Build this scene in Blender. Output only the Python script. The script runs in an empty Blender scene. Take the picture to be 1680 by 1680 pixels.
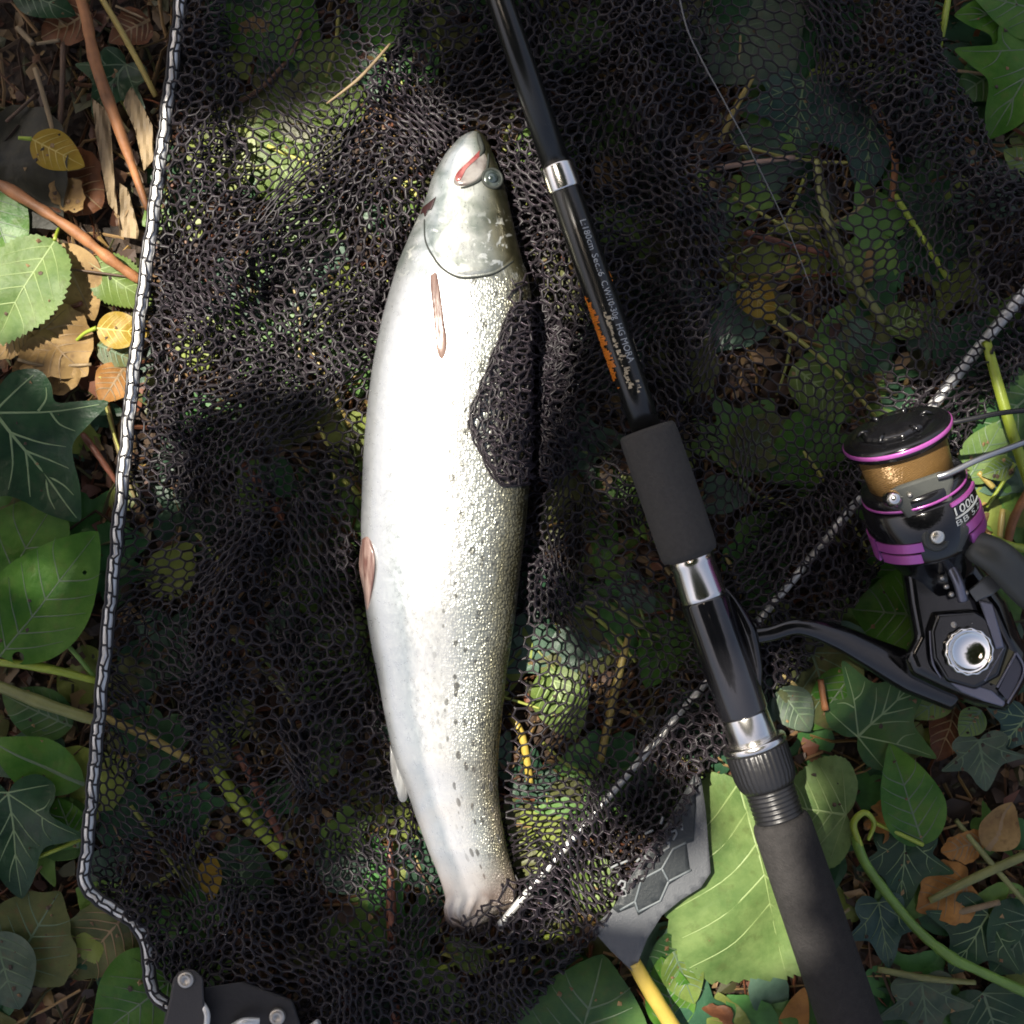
import bpy, bmesh, math, random
import numpy as np
from mathutils import Vector, Matrix
from mathutils.geometry import tessellate_polygon

random.seed(7)
rng = np.random.default_rng(11)
SC = bpy.context.scene
COL = SC.collection
R = math.radians

# ------------------------------------------------------------------ camera
H = 0.65                       # the phone is held 65 cm above the ground
S = 0.0003                     # metres on the ground for one pixel of the 1680 px photo
cam_d = bpy.data.cameras.new('camera')
cam = bpy.data.objects.new('camera', cam_d); COL.objects.link(cam)
cam.location = (0, 0, H)
cam_d.sensor_width = 36
cam_d.angle = 2 * math.atan(840 * S / H)
cam_d.clip_start = 0.01
cam_d.clip_end = 300
SC.camera = cam
SC.render.resolution_x = SC.render.resolution_y = 1024

# ------------------------------------------------------------------ light
SUN = Vector((-0.36, 0.24, 0.90)).normalized()       # towards the sun
elev = math.asin(SUN.z)
world = bpy.data.worlds.new('World'); SC.world = world
world.use_nodes = True
wn = world.node_tree.nodes; wl = world.node_tree.links
bg = wn['Background']
sky = wn.new('ShaderNodeTexSky'); sky.sky_type = 'NISHITA'; sky.sun_disc = False
sky.sun_elevation = elev
sky.sun_rotation = math.atan2(SUN.x, SUN.y)
sky.air_density = 0.7; sky.dust_density = 7.0; sky.ozone_density = 0.3
wl.new(sky.outputs['Color'], bg.inputs['Color'])
bg.inputs['Strength'].default_value = 0.128
sun_d = bpy.data.lights.new('sun', 'SUN')
sun_d.energy = 5.0; sun_d.angle = R(0.53); sun_d.color = (1.0, 0.97, 0.92)
sun = bpy.data.objects.new('sun', sun_d); COL.objects.link(sun)
sun.rotation_euler = SUN.to_track_quat('Z', 'Y').to_euler()
SC.view_settings.view_transform = 'Standard'
SC.view_settings.look = 'None'
SC.view_settings.gamma = 1
SC.view_settings.use_curve_mapping = False
SC.view_settings.exposure = 1.05
SC.cycles.filter_width = 1.8                     # a phone lens is softer than a renderer
SC.view_settings.use_white_balance = True      # the phone balanced its picture for the shade
SC.view_settings.white_balance_temperature = 7000

# ------------------------------------------------------------------ helpers
def P(px, py, z=0.0):
    f = (H - z) / H * S
    return Vector(((px - 840) * f, (840 - py) * f, z))

def PA(px, py, z):
    f = (H - z) / H * S
    return np.stack([(px - 840) * f, (840 - py) * f, z], -1)

def noise(x, y, seed, wl_, octs=4):
    """cheap smooth 2-D noise about -1..1 from rotated sines, wl_ = wavelength"""
    r = np.random.default_rng(seed)
    out = 0.0; amp = 1.0; tot = 0
    for o in range(octs):
        for k in range(3):
            a = r.uniform(0, 2 * np.pi); f = 2 * np.pi / wl_ * (1.9 ** o) * r.uniform(.75, 1.3)
            out = out + amp * np.sin((x * np.cos(a) + y * np.sin(a)) * f + r.uniform(0, 6.28))
        tot += amp * 1.7; amp *= 0.55
    return out / tot

def in_poly(px, py, poly):
    inside = np.zeros(np.shape(px), bool)
    n = len(poly)
    for i in range(n):
        x1, y1 = poly[i]; x2, y2 = poly[(i + 1) % n]
        c = ((y1 > py) != (y2 > py)) & (px < (x2 - x1) * (py - y1) / ((y2 - y1) if y2 != y1 else 1e-9) + x1)
        inside ^= c
    return inside

def seg_dist(px, py, line):
    d = np.full(np.shape(px), 1e9)
    for (x1, y1), (x2, y2) in zip(line[:-1], line[1:]):
        dx, dy = x2 - x1, y2 - y1
        t = np.clip(((px - x1) * dx + (py - y1) * dy) / (dx * dx + dy * dy), 0, 1)
        d = np.minimum(d, np.hypot(px - x1 - t * dx, py - y1 - t * dy))
    return d

def origin(o):
    v = Vector((0, 0, 0))
    while o is not None:
        v += o.location; o = o.parent
    return v

def tag(o, label=None, cat=None, group=None, kind=None):
    if label: o['label'] = label
    if cat: o['category'] = cat
    if group: o['group'] = group
    if kind: o['kind'] = kind
    return o

def thing(name, label, cat, loc, group=None):
    o = bpy.data.objects.new(name, None); COL.objects.link(o)
    o.location = loc; o.empty_display_size = 0.02
    return tag(o, label, cat, group)

def mk(name, verts, faces, mat, parent=None, smooth=True, loc=None, uv=None, colr=None):
    verts = np.asarray([tuple(v) for v in verts] if not isinstance(verts, np.ndarray) else verts, float)
    if parent is not None:
        o0 = np.array(origin(parent))
    elif loc is not None:
        o0 = np.array(loc)
    else:
        o0 = (verts.min(0) + verts.max(0)) / 2; o0[2] = verts[:, 2].min()
    me = bpy.data.meshes.new(name)
    me.from_pydata((verts - o0).tolist(), [], faces if isinstance(faces, list) else faces.tolist())
    if smooth:
        me.polygons.foreach_set('use_smooth', np.ones(len(me.polygons), bool))
    if uv is not None:
        uvl = me.uv_layers.new(name='UVMap')
        li = np.zeros(len(me.loops), np.int32); me.loops.foreach_get('vertex_index', li)
        uvl.data.foreach_set('uv', np.asarray(uv, np.float32)[li].ravel())
    if colr is not None:
        ca = me.color_attributes.new('tint', 'FLOAT_COLOR', 'POINT')
        ca.data.foreach_set('color', np.asarray(colr, np.float32).ravel())
    for m in (mat if isinstance(mat, (list, tuple)) else [mat]):
        me.materials.append(m)
    me.update()
    ob = bpy.data.objects.new(name, me); COL.objects.link(ob)
    if parent is not None: ob.parent = parent
    else: ob.location = o0
    return ob

class MB:
    """collects shapes for one mesh"""
    def __init__(s): s.v = []; s.f = []; s.n = 0
    def add(s, v, f):
        s.v.extend([tuple(x) for x in v]); s.f.extend([tuple(i + s.n for i in q) for q in f]); s.n = len(s.v)
        return s
    def build(s, name, mat, parent=None, smooth=True, **k):
        return mk(name, s.v, s.f, mat, parent, smooth, **k)

def tube(pts, rad, seg=10, caps=True, flat=1.0):
    pts = [Vector(p) for p in pts]
    if not hasattr(rad, '__len__'): rad = [rad] * len(pts)
    v = []; f = []
    up = Vector((0, 0, 1)); prev = None
    for i, p in enumerate(pts):
        t = (pts[min(i + 1, len(pts) - 1)] - pts[max(i - 1, 0)]).normalized()
        if prev is None:
            x = t.cross(up)
            if x.length < 1e-4: x = t.cross(Vector((1, 0, 0)))
            x.normalize()
        else:
            x = (prev - t * prev.dot(t)).normalized()
        prev = x; y = x.cross(t)
        for k in range(seg):
            a = 2 * math.pi * k / seg
            v.append(p + (x * math.cos(a) + y * math.sin(a) * flat) * rad[i])
    for i in range(len(pts) - 1):
        for k in range(seg):
            a = i * seg + k; b = i * seg + (k + 1) % seg
            f.append((a, b, b + seg, a + seg))
    if caps:
        f.append(tuple(range(seg - 1, -1, -1))); f.append(tuple(range((len(pts) - 1) * seg, len(pts) * seg)))
    return v, f

def smooth_path(pts, n=6):
    """Catmull-Rom through points of any dimension"""
    pts = [np.array(p, float) for p in pts]
    out = []
    for i in range(len(pts) - 1):
        p0 = pts[max(i - 1, 0)]; p1 = pts[i]; p2 = pts[i + 1]; p3 = pts[min(i + 2, len(pts) - 1)]
        for k in range(n):
            t = k / n
            out.append(0.5 * ((2 * p1) + (-p0 + p2) * t + (2 * p0 - 5 * p1 + 4 * p2 - p3) * t * t + (-p0 + 3 * p1 - 3 * p2 + p3) * t ** 3))
    out.append(pts[-1])
    return out

def lathe(O, A, U, prof, seg=48, caps=True, ripple=None):
    """prof: (distance along A, radius); U is the zero-angle direction"""
    A = Vector(A).normalized(); U = (Vector(U) - A * Vector(U).dot(A)).normalized(); W = A.cross(U)
    v = []; f = []
    for i, (t, r) in enumerate(prof):
        for k in range(seg):
            a = 2 * math.pi * k / seg
            rr = r * (1 + (ripple(i, a) if ripple else 0))
            v.append(O + A * t + (U * math.cos(a) + W * math.sin(a)) * rr)
    for i in range(len(prof) - 1):
        for k in range(seg):
            a = i * seg + k; b = i * seg + (k + 1) % seg
            f.append((a, b, b + seg, a + seg))
    if caps:
        f.append(tuple(range(seg - 1, -1, -1))); f.append(tuple(range((len(prof) - 1) * seg, len(prof) * seg)))
    return v, f

def slab(poly, zf, th):
    """a sheet with thickness, outline given on the picture plane, zf(px, py) its top"""
    n = len(poly)
    tris = tessellate_polygon([[Vector((x, -y, 0)) for x, y in poly]])
    top = [P(x, y, zf(x, y)) for x, y in poly]
    bot = [P(x, y, zf(x, y) - th) for x, y in poly]
    f = []
    for t in tris:
        a, b, c = t
        nz = (top[b] - top[a]).cross(top[c] - top[a]).z
        if nz < 0: a, c = c, a
        f.append((a, b, c)); f.append((c + n, b + n, a + n))
    for i in range(n):
        j = (i + 1) % n
        f.append((i, j, j + n, i + n))
    return top + bot, f

def grid_slab(poly, zf, th, step):
    """like slab but filled with a grid so that it can curve"""
    bm = bmesh.new()
    vs = [bm.verts.new((x, -y, 0)) for x, y in poly]
    bm.faces.new(vs)
    xs = [p[0] for p in poly]; ys = [p[1] for p in poly]
    for x in np.arange(min(xs) + step * .5, max(xs), step):
        bmesh.ops.bisect_plane(bm, geom=bm.verts[:] + bm.edges[:] + bm.faces[:], plane_co=(x, 0, 0), plane_no=(1, 0, 0))
    for y in np.arange(min(ys) + step * .5, max(ys), step):
        bmesh.ops.bisect_plane(bm, geom=bm.verts[:] + bm.edges[:] + bm.faces[:], plane_co=(0, -y, 0), plane_no=(0, 1, 0))
    bmesh.ops.triangulate(bm, faces=[f for f in bm.faces if len(f.verts) > 4])
    bm.verts.index_update()
    n = len(bm.verts)
    pts = [(v.co.x, -v.co.y) for v in bm.verts]
    top = [P(x, y, zf(x, y)) for x, y in pts]; bot = [P(x, y, zf(x, y) - th) for x, y in pts]
    f = []
    for fc in bm.faces:
        q = [v.index for v in fc.verts]
        if fc.normal.z < 0: q = q[::-1]
        f.append(tuple(q)); f.append(tuple(i + n for i in reversed(q)))
    for e in bm.edges:
        if len(e.link_faces) == 1:
            a, b = e.verts[0].index, e.verts[1].index
            f.append((a, b, b + n, a + n))
    bm.free()
    return top + bot, f

# ------------------------------------------------------------------ materials
def new_mat(name):
    m = bpy.data.materials.new(name); m.use_nodes = True
    nt = m.node_tree
    return m, nt.nodes, nt.links, nt.nodes['Principled BSDF']

def simple(name, col, rough=.5, metal=0, spec=.5, coat=0, bump=None, var=0.0, vscale=60, coat_r=.1, aniso=0):
    m, n, l, b = new_mat(name)
    b.inputs['Base Color'].default_value = (*col, 1)
    b.inputs['Roughness'].default_value = rough
    b.inputs['Metallic'].default_value = metal
    b.inputs['Specular IOR Level'].default_value = spec
    b.inputs['Coat Weight'].default_value = coat
    b.inputs['Coat Roughness'].default_value = coat_r
    b.inputs['Anisotropic'].default_value = aniso
    if var or bump:
        tc = n.new('ShaderNodeTexCoord')
    if var:
        nx = n.new('ShaderNodeTexNoise'); nx.inputs['Scale'].default_value = vscale; nx.inputs['Detail'].default_value = 6
        l.new(tc.outputs['Object'], nx.inputs['Vector'])
        mr = n.new('ShaderNodeMapRange'); mr.inputs[1].default_value = .3; mr.inputs[2].default_value = .7
        mr.inputs[3].default_value = 1 - var; mr.inputs[4].default_value = 1 + var
        l.new(nx.outputs['Fac'], mr.inputs[0])
        mx = n.new('ShaderNodeVectorMath'); mx.operation = 'SCALE'
        mx.inputs[0].default_value = col
        l.new(mr.outputs[0], mx.inputs['Scale']); l.new(mx.outputs[0], b.inputs['Base Color'])
        rr = n.new('ShaderNodeMapRange'); rr.inputs[3].default_value = max(.05, rough - .12); rr.inputs[4].default_value = min(1, rough + .12)
        l.new(nx.outputs['Fac'], rr.inputs[0]); l.new(rr.outputs[0], b.inputs['Roughness'])
    if bump:
        st, sc = bump
        nb = n.new('ShaderNodeTexNoise'); nb.inputs['Scale'].default_value = sc; nb.inputs['Detail'].default_value = 5
        l.new(tc.outputs['Object'], nb.inputs['Vector'])
        bp = n.new('ShaderNodeBump'); bp.inputs['Strength'].default_value = st; bp.inputs['Distance'].default_value = .001
        l.new(nb.outputs['Fac'], bp.inputs['Height']); l.new(bp.outputs[0], b.inputs['Normal'])
    return m

def leaf_mat(name, c1, c2, rough=.38, trans=.25, spots=0.0, spotcol=(.12, .07, .03), tint=False, holes=0.0):
    m, n, l, b = new_mat(name)
    out = n['Material Output']
    tc = n.new('ShaderNodeTexCoord')
    nx = n.new('ShaderNodeTexNoise'); nx.inputs['Scale'].default_value = 55; nx.inputs['Detail'].default_value = 7; nx.inputs['Roughness'].default_value = .62
    l.new(tc.outputs['Object'], nx.inputs['Vector'])
    rp = n.new('ShaderNodeValToRGB'); rp.color_ramp.elements[0].position = .35; rp.color_ramp.elements[1].position = .66
    rp.color_ramp.elements[0].color = (*c1, 1); rp.color_ramp.elements[1].color = (*c2, 1)
    l.new(nx.outputs['Fac'], rp.inputs[0])
    colout = rp.outputs[0]
    if tint:
        at = n.new('ShaderNodeAttribute'); at.attribute_name = 'tint'
        mm = n.new('ShaderNodeMix'); mm.data_type = 'RGBA'; mm.blend_type = 'MULTIPLY'; mm.inputs[0].default_value = 1
        l.new(colout, mm.inputs[6]); l.new(at.outputs['Color'], mm.inputs[7]); colout = mm.outputs[2]
    if spots:
        ns = n.new('ShaderNodeTexNoise'); ns.inputs['Scale'].default_value = 190; ns.inputs['Detail'].default_value = 3
        l.new(tc.outputs['Object'], ns.inputs['Vector'])
        th = n.new('ShaderNodeMapRange'); th.inputs[1].default_value = .56; th.inputs[2].default_value = .72; th.inputs[4].default_value = spots
        l.new(ns.outputs['Fac'], th.inputs[0])
        ms = n.new('ShaderNodeMix'); ms.data_type = 'RGBA'; ms.inputs[7].default_value = (*spotcol, 1)
        l.new(th.outputs[0], ms.inputs[0]); l.new(colout, ms.inputs[6]); colout = ms.outputs[2]
    l.new(colout, b.inputs['Base Color'])
    b.inputs['Roughness'].default_value = rough
    b.inputs['Specular IOR Level'].default_value = .28
    nb = n.new('ShaderNodeTexNoise'); nb.inputs['Scale'].default_value = 260; nb.inputs['Detail'].default_value = 4
    l.new(tc.outputs['Object'], nb.inputs['Vector'])
    bp = n.new('ShaderNodeBump'); bp.inputs['Strength'].default_value = .35; bp.inputs['Distance'].default_value = .0012
    l.new(nb.outputs['Fac'], bp.inputs['Height']); l.new(bp.outputs[0], b.inputs['Normal'])
    tr = n.new('ShaderNodeBsdfTranslucent'); l.new(colout, tr.inputs['Color'])
    ad = n.new('ShaderNodeMixShader'); ad.inputs[0].default_value = trans
    l.new(b.outputs[0], ad.inputs[1]); l.new(tr.outputs[0], ad.inputs[2]); 
    last = ad.outputs[0]
    if holes:
        vh = n.new('ShaderNodeTexVoronoi'); vh.inputs['Scale'].default_value = 95; l.new(tc.outputs['Object'], vh.inputs['Vector'])
        sh = n.new('ShaderNodeSeparateColor'); l.new(vh.outputs['Color'], sh.inputs[0])
        g1 = n.new('ShaderNodeMath'); g1.operation = 'GREATER_THAN'; g1.inputs[1].default_value = 1 - holes; l.new(sh.outputs[0], g1.inputs[0])
        g2 = n.new('ShaderNodeMath'); g2.operation = 'LESS_THAN'; g2.inputs[1].default_value = .27; l.new(vh.outputs['Distance'], g2.inputs[0])
        g3 = n.new('ShaderNodeMath'); g3.operation = 'MULTIPLY'; l.new(g1.outputs[0], g3.inputs[0]); l.new(g2.outputs[0], g3.inputs[1])
        tp = n.new('ShaderNodeBsdfTransparent'); hx = n.new('ShaderNodeMixShader')
        l.new(g3.outputs[0], hx.inputs[0]); l.new(last, hx.inputs[1]); l.new(tp.outputs[0], hx.inputs[2]); last = hx.outputs[0]
    l.new(last, out.inputs['Surface'])
    return m

LM = {
    'ivydark': leaf_mat('ivy_dark_leaf', (.008, .030, .014), (.022, .062, .026), .34, .12, .3, (.05, .06, .035)),
    'ivy': leaf_mat('ivy_mid_leaf', (.020, .070, .022), (.055, .115, .030), .38, .18, .35, (.09, .085, .03), holes=.10),
    'bright': leaf_mat('bright_green_leaf', (.030, .115, .012), (.080, .185, .025), .40, .28, .35, (.10, .12, .03), holes=.10),
    'pale': leaf_mat('pale_green_leaf', (.085, .155, .042), (.17, .25, .08), .5, .3, .5, (.09, .12, .035), holes=.06),
    'lime': leaf_mat('lime_leaf', (.075, .13, .022), (.15, .215, .05), .45, .28, .35, (.10, .09, .03)),
    'olive': leaf_mat('olive_leaf', (.045, .060, .018), (.105, .115, .035), .5, .2, .5),
    'grey': leaf_mat('greyish_leaf', (.035, .062, .040), (.085, .115, .075), .5, .15, .4, (.10, .085, .05)),
    'blue': leaf_mat('bluish_ivy_leaf', (.012, .045, .036), (.045, .090, .070), .36, .12),
    'black': leaf_mat('blackish_leaf', (.010, .011, .007), (.035, .033, .020), .5, .08, .4, (.05, .04, .02)),
    'yellow': leaf_mat('yellow_leaf', (.29, .18, .02), (.42, .29, .04), .45, .3, .3, (.28, .13, .02)),
    'tan': leaf_mat('tan_dead_leaf', (.17, .10, .038), (.34, .22, .085), .62, .2, .6, (.09, .045, .018)),
    'rust': leaf_mat('rust_dead_leaf', (.075, .026, .010), (.17, .064, .024), .55, .15, .4, (.04, .015, .008)),
    'orange': leaf_mat('orange_dead_leaf', (.25, .11, .028), (.43, .21, .06), .6, .25, .4, (.12, .05, .02)),
}
M_VEIN = {
    'green': simple('pale_green_vein', (.15, .22, .10), .5),
    'dim': simple('dull_green_vein', (.075, .12, .06), .5),
    'lime': simple('yellow_green_vein', (.19, .26, .09), .5),
    'brown': simple('brown_vein', (.20, .13, .06), .6),
    'yellow': simple('yellow_vein', (.5, .38, .10), .5),
}
M_STEM = {
    'yellow': simple('yellow_straw', (.33, .25, .07), .42, bump=(.3, 300), var=.2),
    'lime': simple('yellow_green_stem', (.25, .32, .035), .42, bump=(.2, 300), var=.2),
    'green': simple('green_stem', (.11, .21, .035), .42, bump=(.2, 300), var=.2),
    'olive': simple('olive_stem', (.16, .17, .055), .5, bump=(.4, 250), var=.3),
    'bark': simple('orange_brown_bark', (.23, .095, .035), .6, bump=(1.0, 110), var=.6, vscale=70),
    'darkbark': simple('dark_brown_bark', (.07, .038, .020), .6, bump=(.9, 160), var=.4),
    'straw': simple('dry_straw', (.21, .15, .08), .65, bump=(.6, 220), var=.4),
    'red': simple('reddish_twig', (.16, .055, .03), .5, bump=(.5, 250), var=.35),
    'pink': simple('pinkish_twig', (.42, .27, .20), .5, bump=(.3, 250), var=.2),
    'gold': simple('golden_yellow_stem', (.40, .29, .055), .36, bump=(.25, 250), var=.15),
}

# ================================================================== FISH GEOMETRY FUNCTIONS (used by the net too)
F_ST = np.array([
 (215, 774, 786), (222, 757, 795), (235, 745, 802), (250, 732, 808), (270, 720, 816), (290, 709, 824), (320, 700, 832),
 (347, 690, 838), (383, 673, 846), (430, 653, 858), (450, 647, 866), (483, 637, 871), (520, 627, 873), (557, 619, 873), (600, 611, 873),
 (660, 603, 872), (727, 597, 871), (793, 594, 869), (860, 592, 863), (927, 593, 855), (1000, 600, 847), (1060, 609, 838),
 (1107, 619, 831), (1163, 629, 825), (1220, 641, 819), (1260, 652, 817), (1293, 666, 817), (1340, 682, 822), (1397, 703, 833),
 (1430, 717, 842), (1452, 725, 848), (1474, 731, 847), (1490, 728, 838), (1504, 731, 822), (1514, 742, 806), (1521, 758, 788), (1523, 766, 780)], float)
def f_lr(py):
    return np.interp(py, F_ST[:, 0], F_ST[:, 1]), np.interp(py, F_ST[:, 0], F_ST[:, 2])
def f_th(py, h):
    k = np.interp(py, [215, 260, 400, 700, 1000, 1250, 1400, 1474, 1523], [.55, .50, .46, .44, .44, .42, .32, .15, .10])
    return k * h * S
def f_zc(py, h):
    return 0.0115 + f_th(py, h) * .82
def fish_top(px, py):
    px = np.asarray(px, float); py = np.asarray(py, float)
    l, r = f_lr(py); h = (r - l) / 2; c = (l + r) / 2
    s = np.clip((px - c) / np.maximum(h, 1e-6), -1, 1)
    z = f_zc(py, h) + f_th(py, h) * np.sqrt(np.maximum(1 - s * s, 0))
    return np.where((py < 215) | (py > 1523) | (np.abs((px - c) / np.maximum(h, 1e-6)) > 1), 0.0, z)
def in_fish(px, py, grow=0):
    l, r = f_lr(py)
    return (px > l - grow) & (px < r + grow) & (py > 215 - grow) & (py < 1520 + grow)

# ================================================================== GROUND
def ground_z(x, y):
    return -0.004 + .0035 * noise(x, y, 3, .11, 4) + .0012 * noise(x, y, 4, .02, 3)

def build_ground():
    n = 241
    t = np.linspace(-1, 1, n)
    c = .42 * t + .25 * t ** 3 + 45 * np.abs(t) ** 15 * np.sign(t)
    X, Y = np.meshgrid(c, c, indexing='ij')
    Z = np.where((np.abs(X) < 2) & (np.abs(Y) < 2), ground_z(X, Y), -.006)
    v = np.stack([X.ravel(), Y.ravel(), Z.ravel()], -1)
    i, j = np.meshgrid(np.arange(n - 1), np.arange(n - 1), indexing='ij')
    a = (i * n + j).ravel()
    f = np.stack([a, a + n, a + n + 1, a + 1], -1)
    m, nd, l, b = new_mat('damp_soil')
    tc = nd.new('ShaderNodeTexCoord')
    n1 = nd.new('ShaderNodeTexNoise'); n1.inputs['Scale'].default_value = 38; n1.inputs['Detail'].default_value = 9; n1.inputs['Roughness'].default_value = .65
    n2 = nd.new('ShaderNodeTexVoronoi'); n2.inputs['Scale'].default_value = 190
    l.new(tc.outputs['Object'], n1.inputs['Vector']); l.new(tc.outputs['Object'], n2.inputs['Vector'])
    rp = nd.new('ShaderNodeValToRGB')
    e = rp.color_ramp.elements; e[0].position = .32; e[0].color = (.010, .0065, .004, 1); e[1].position = .70; e[1].color = (.060, .034, .018, 1)
    l.new(n1.outputs['Fac'], rp.inputs[0]); l.new(rp.outputs[0], b.inputs['Base Color'])
    b.inputs['Roughness'].default_value = .75
    ad = nd.new('ShaderNodeMath'); ad.operation = 'ADD'
    l.new(n1.outputs['Fac'], ad.inputs[0]); l.new(n2.outputs['Distance'], ad.inputs[1])
    bp = nd.new('ShaderNodeBump'); bp.inputs['Strength'].default_value = .9; bp.inputs['Distance'].default_value = .004
    l.new(ad.outputs[0], bp.inputs['Height']); l.new(bp.outputs[0], b.inputs['Normal'])
    g = mk('ground', v, f, m, loc=(0, 0, 0))
    tag(g, 'dark damp soil under the leaves and the net', kind='structure')
build_ground()

# crumbs of dead leaf and straw, too many to count
def build_litter():
    rg = np.random.default_rng(5)
    v = []; f = []; c = []
    pal = [(.20, .115, .05), (.13, .06, .026), (.09, .042, .020), (.30, .19, .085), (.055, .03, .016), (.16, .055, .025), (.24, .15, .05), (.07, .07, .025)]
    def put(N, x0, x1, y0, y1, smin, smax):
        for _ in range(N):
            x = rg.uniform(x0, x1); y = rg.uniform(y0, y1)
            z = float(ground_z(np.float64(x), np.float64(y))) + rg.uniform(.0, .006)
            col = np.array(pal[rg.integers(len(pal))]) * rg.uniform(.30, .85)
            n0 = len(v)
            if rg.random() < .68:
                k = rg.integers(4, 7); r = rg.uniform(smin, smax) * .5
                nx, ny = rg.normal(0, .38, 2); st = rg.uniform(.4, 1.0); th = rg.uniform(0, 6.28)
                v.append((x, y, z + r * rg.uniform(-.3, .3)))
                for q in range(k):
                    a = 2 * math.pi * q / k + rg.uniform(-.25, .25); rr = r * rg.uniform(.6, 1.15)
                    dx, dy = rr * math.cos(a), rr * math.sin(a) * st
                    dx, dy = dx * math.cos(th) - dy * math.sin(th), dx * math.sin(th) + dy * math.cos(th)
                    v.append((x + dx, y + dy, z + dx * nx + dy * ny))
                for q in range(k): f.append((n0, n0 + 1 + q, n0 + 1 + (q + 1) % k))
                c.extend([(*col, 1)] * (k + 1))
            else:
                L = rg.uniform(.008, .045); w = rg.uniform(.0004, .0011); a = rg.uniform(0, 6.28); s = rg.uniform(-.12, .12)
                d = np.array([math.cos(a), math.sin(a)]); p = np.array([-d[1], d[0]]) * w
                b = rg.normal(0, .1) * L
                for q, tt in enumerate((-.5, 0, .5)):
                    cx = x + d[0] * L * tt + (p[0] / w) * (b if q == 1 else 0); cy = y + d[1] * L * tt + (p[1] / w) * (b if q == 1 else 0)
                    zz = z + s * L * tt
                    v.extend([(cx + p[0], cy + p[1], zz), (cx, cy, zz + w * 1.5), (cx - p[0], cy - p[1], zz)])
                for q in (0, 3):
                    f.extend([(n0 + q, n0 + q + 1, n0 + q + 4, n0 + q + 3), (n0 + q + 1, n0 + q + 2, n0 + q + 5, n0 + q + 4)])
                c.extend([(*(col * 1.4), 1)] * 9)
    put(9000, -.28, .28, -.28, .28, .003, .013)
    put(420, -.28, .28, -.28, .28, .012, .026)
    put(4500, -.7, .7, -.7, .7, .004, .016)
    m, nd, l, b = new_mat('leaf_crumbs')
    at = nd.new('ShaderNodeAttribute'); at.attribute_name = 'tint'
    l.new(at.outputs['Color'], b.inputs['Base Color']); b.inputs['Roughness'].default_value = .6
    o = mk('leaf_litter', np.array(v), f, m, loc=(0, 0, 0), smooth=False, colr=c)
    tag(o, 'crumbled brown leaf litter and straw on the soil', kind='stuff')
build_litter()

# ================================================================== LEAVES
OUT = {
 'ivy': [(0, .10), (.09, .01), (.26, -.03), (.41, .06), (.42, .18), (.37, .29), (.50, .38), (.66, .50), (.47, .54), (.30, .57), (.22, .66), (.15, .82), (.05, .96), (0, 1.0)],
 'ovate': [(0, 0), (.17, .05), (.31, .19), (.37, .38), (.33, .57), (.22, .77), (.09, .93), (0, 1)],
 'heart': [(0, .07), (.10, -.01), (.28, -.02), (.44, .12), (.48, .33), (.41, .56), (.25, .78), (.08, .95), (0, 1)],
 'blunt': [(0, .05), (.14, -.01), (.33, .06), (.44, .30), (.49, .56), (.47, .78), (.36, .93), (.15, .99), (0, 1)],
 'lance': [(0, 0), (.09, .10), (.16, .3), (.17, .5), (.12, .72), (.05, .92), (0, 1)],
 'maple': [(0, .10), (.12, .0), (.34, -.02), (.30, .14), (.52, .22), (.70, .40), (.48, .44), (.34, .46), (.40, .62), (.24, .66), (.16, .72), (.10, .9), (0, 1)],
}
CEN = {'ivy': .40, 'ovate': .42, 'heart': .36, 'blunt': .5, 'lance': .45, 'maple': .36}
VEINS = {
 'ivy': [[(0, .10), (0, .5), (0, .97)], [(0, .11), (.3, .32), (.6, .48)], [(0, .10), (.2, .08), (.37, .07)], [(0, .42), (.1, .58), (.16, .68)], [(.24, .27), (.33, .24), (.38, .18)], [(.3, .32), (.3, .42), (.36, .52)], [(.0, .62), (.06, .74), (.08, .84)], [(0, .27), (.12, .44), (.24, .56)]],
 'ovate': [[(0, 0), (0, .5), (0, .97)]] + [[(0, a), (.16, a + .12), (.30 - .35 * max(0, a - .35), a + .27 - .1 * a)] for a in (.06, .18, .31, .45, .60)],
 'heart': [[(0, .07), (0, .5), (0, .97)], [(0, .08), (.2, .14), (.38, .2)], [(0, .09), (.2, .28), (.38, .48)]] + [[(0, a), (.14, a + .12), (.28 - .4 * max(0, a - .45), a + .25)] for a in (.26, .42, .57)],
 'blunt': [[(0, .05), (0, .5), (0, .97)]] + [[(0, a), (.2, a + .13), (.44, a + .2)] for a in (.07, .20, .34, .48, .63)],
 'lance': [[(0, 0), (0, .5), (0, .97)]],
 'maple': [[(0, .1), (0, .5), (0, .96)], [(0, .1), (.32, .28), (.64, .39)], [(0, .1), (.16, .06), (.3, .02)], [(0, .3), (.14, .46), (.34, .6)]],
}

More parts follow.
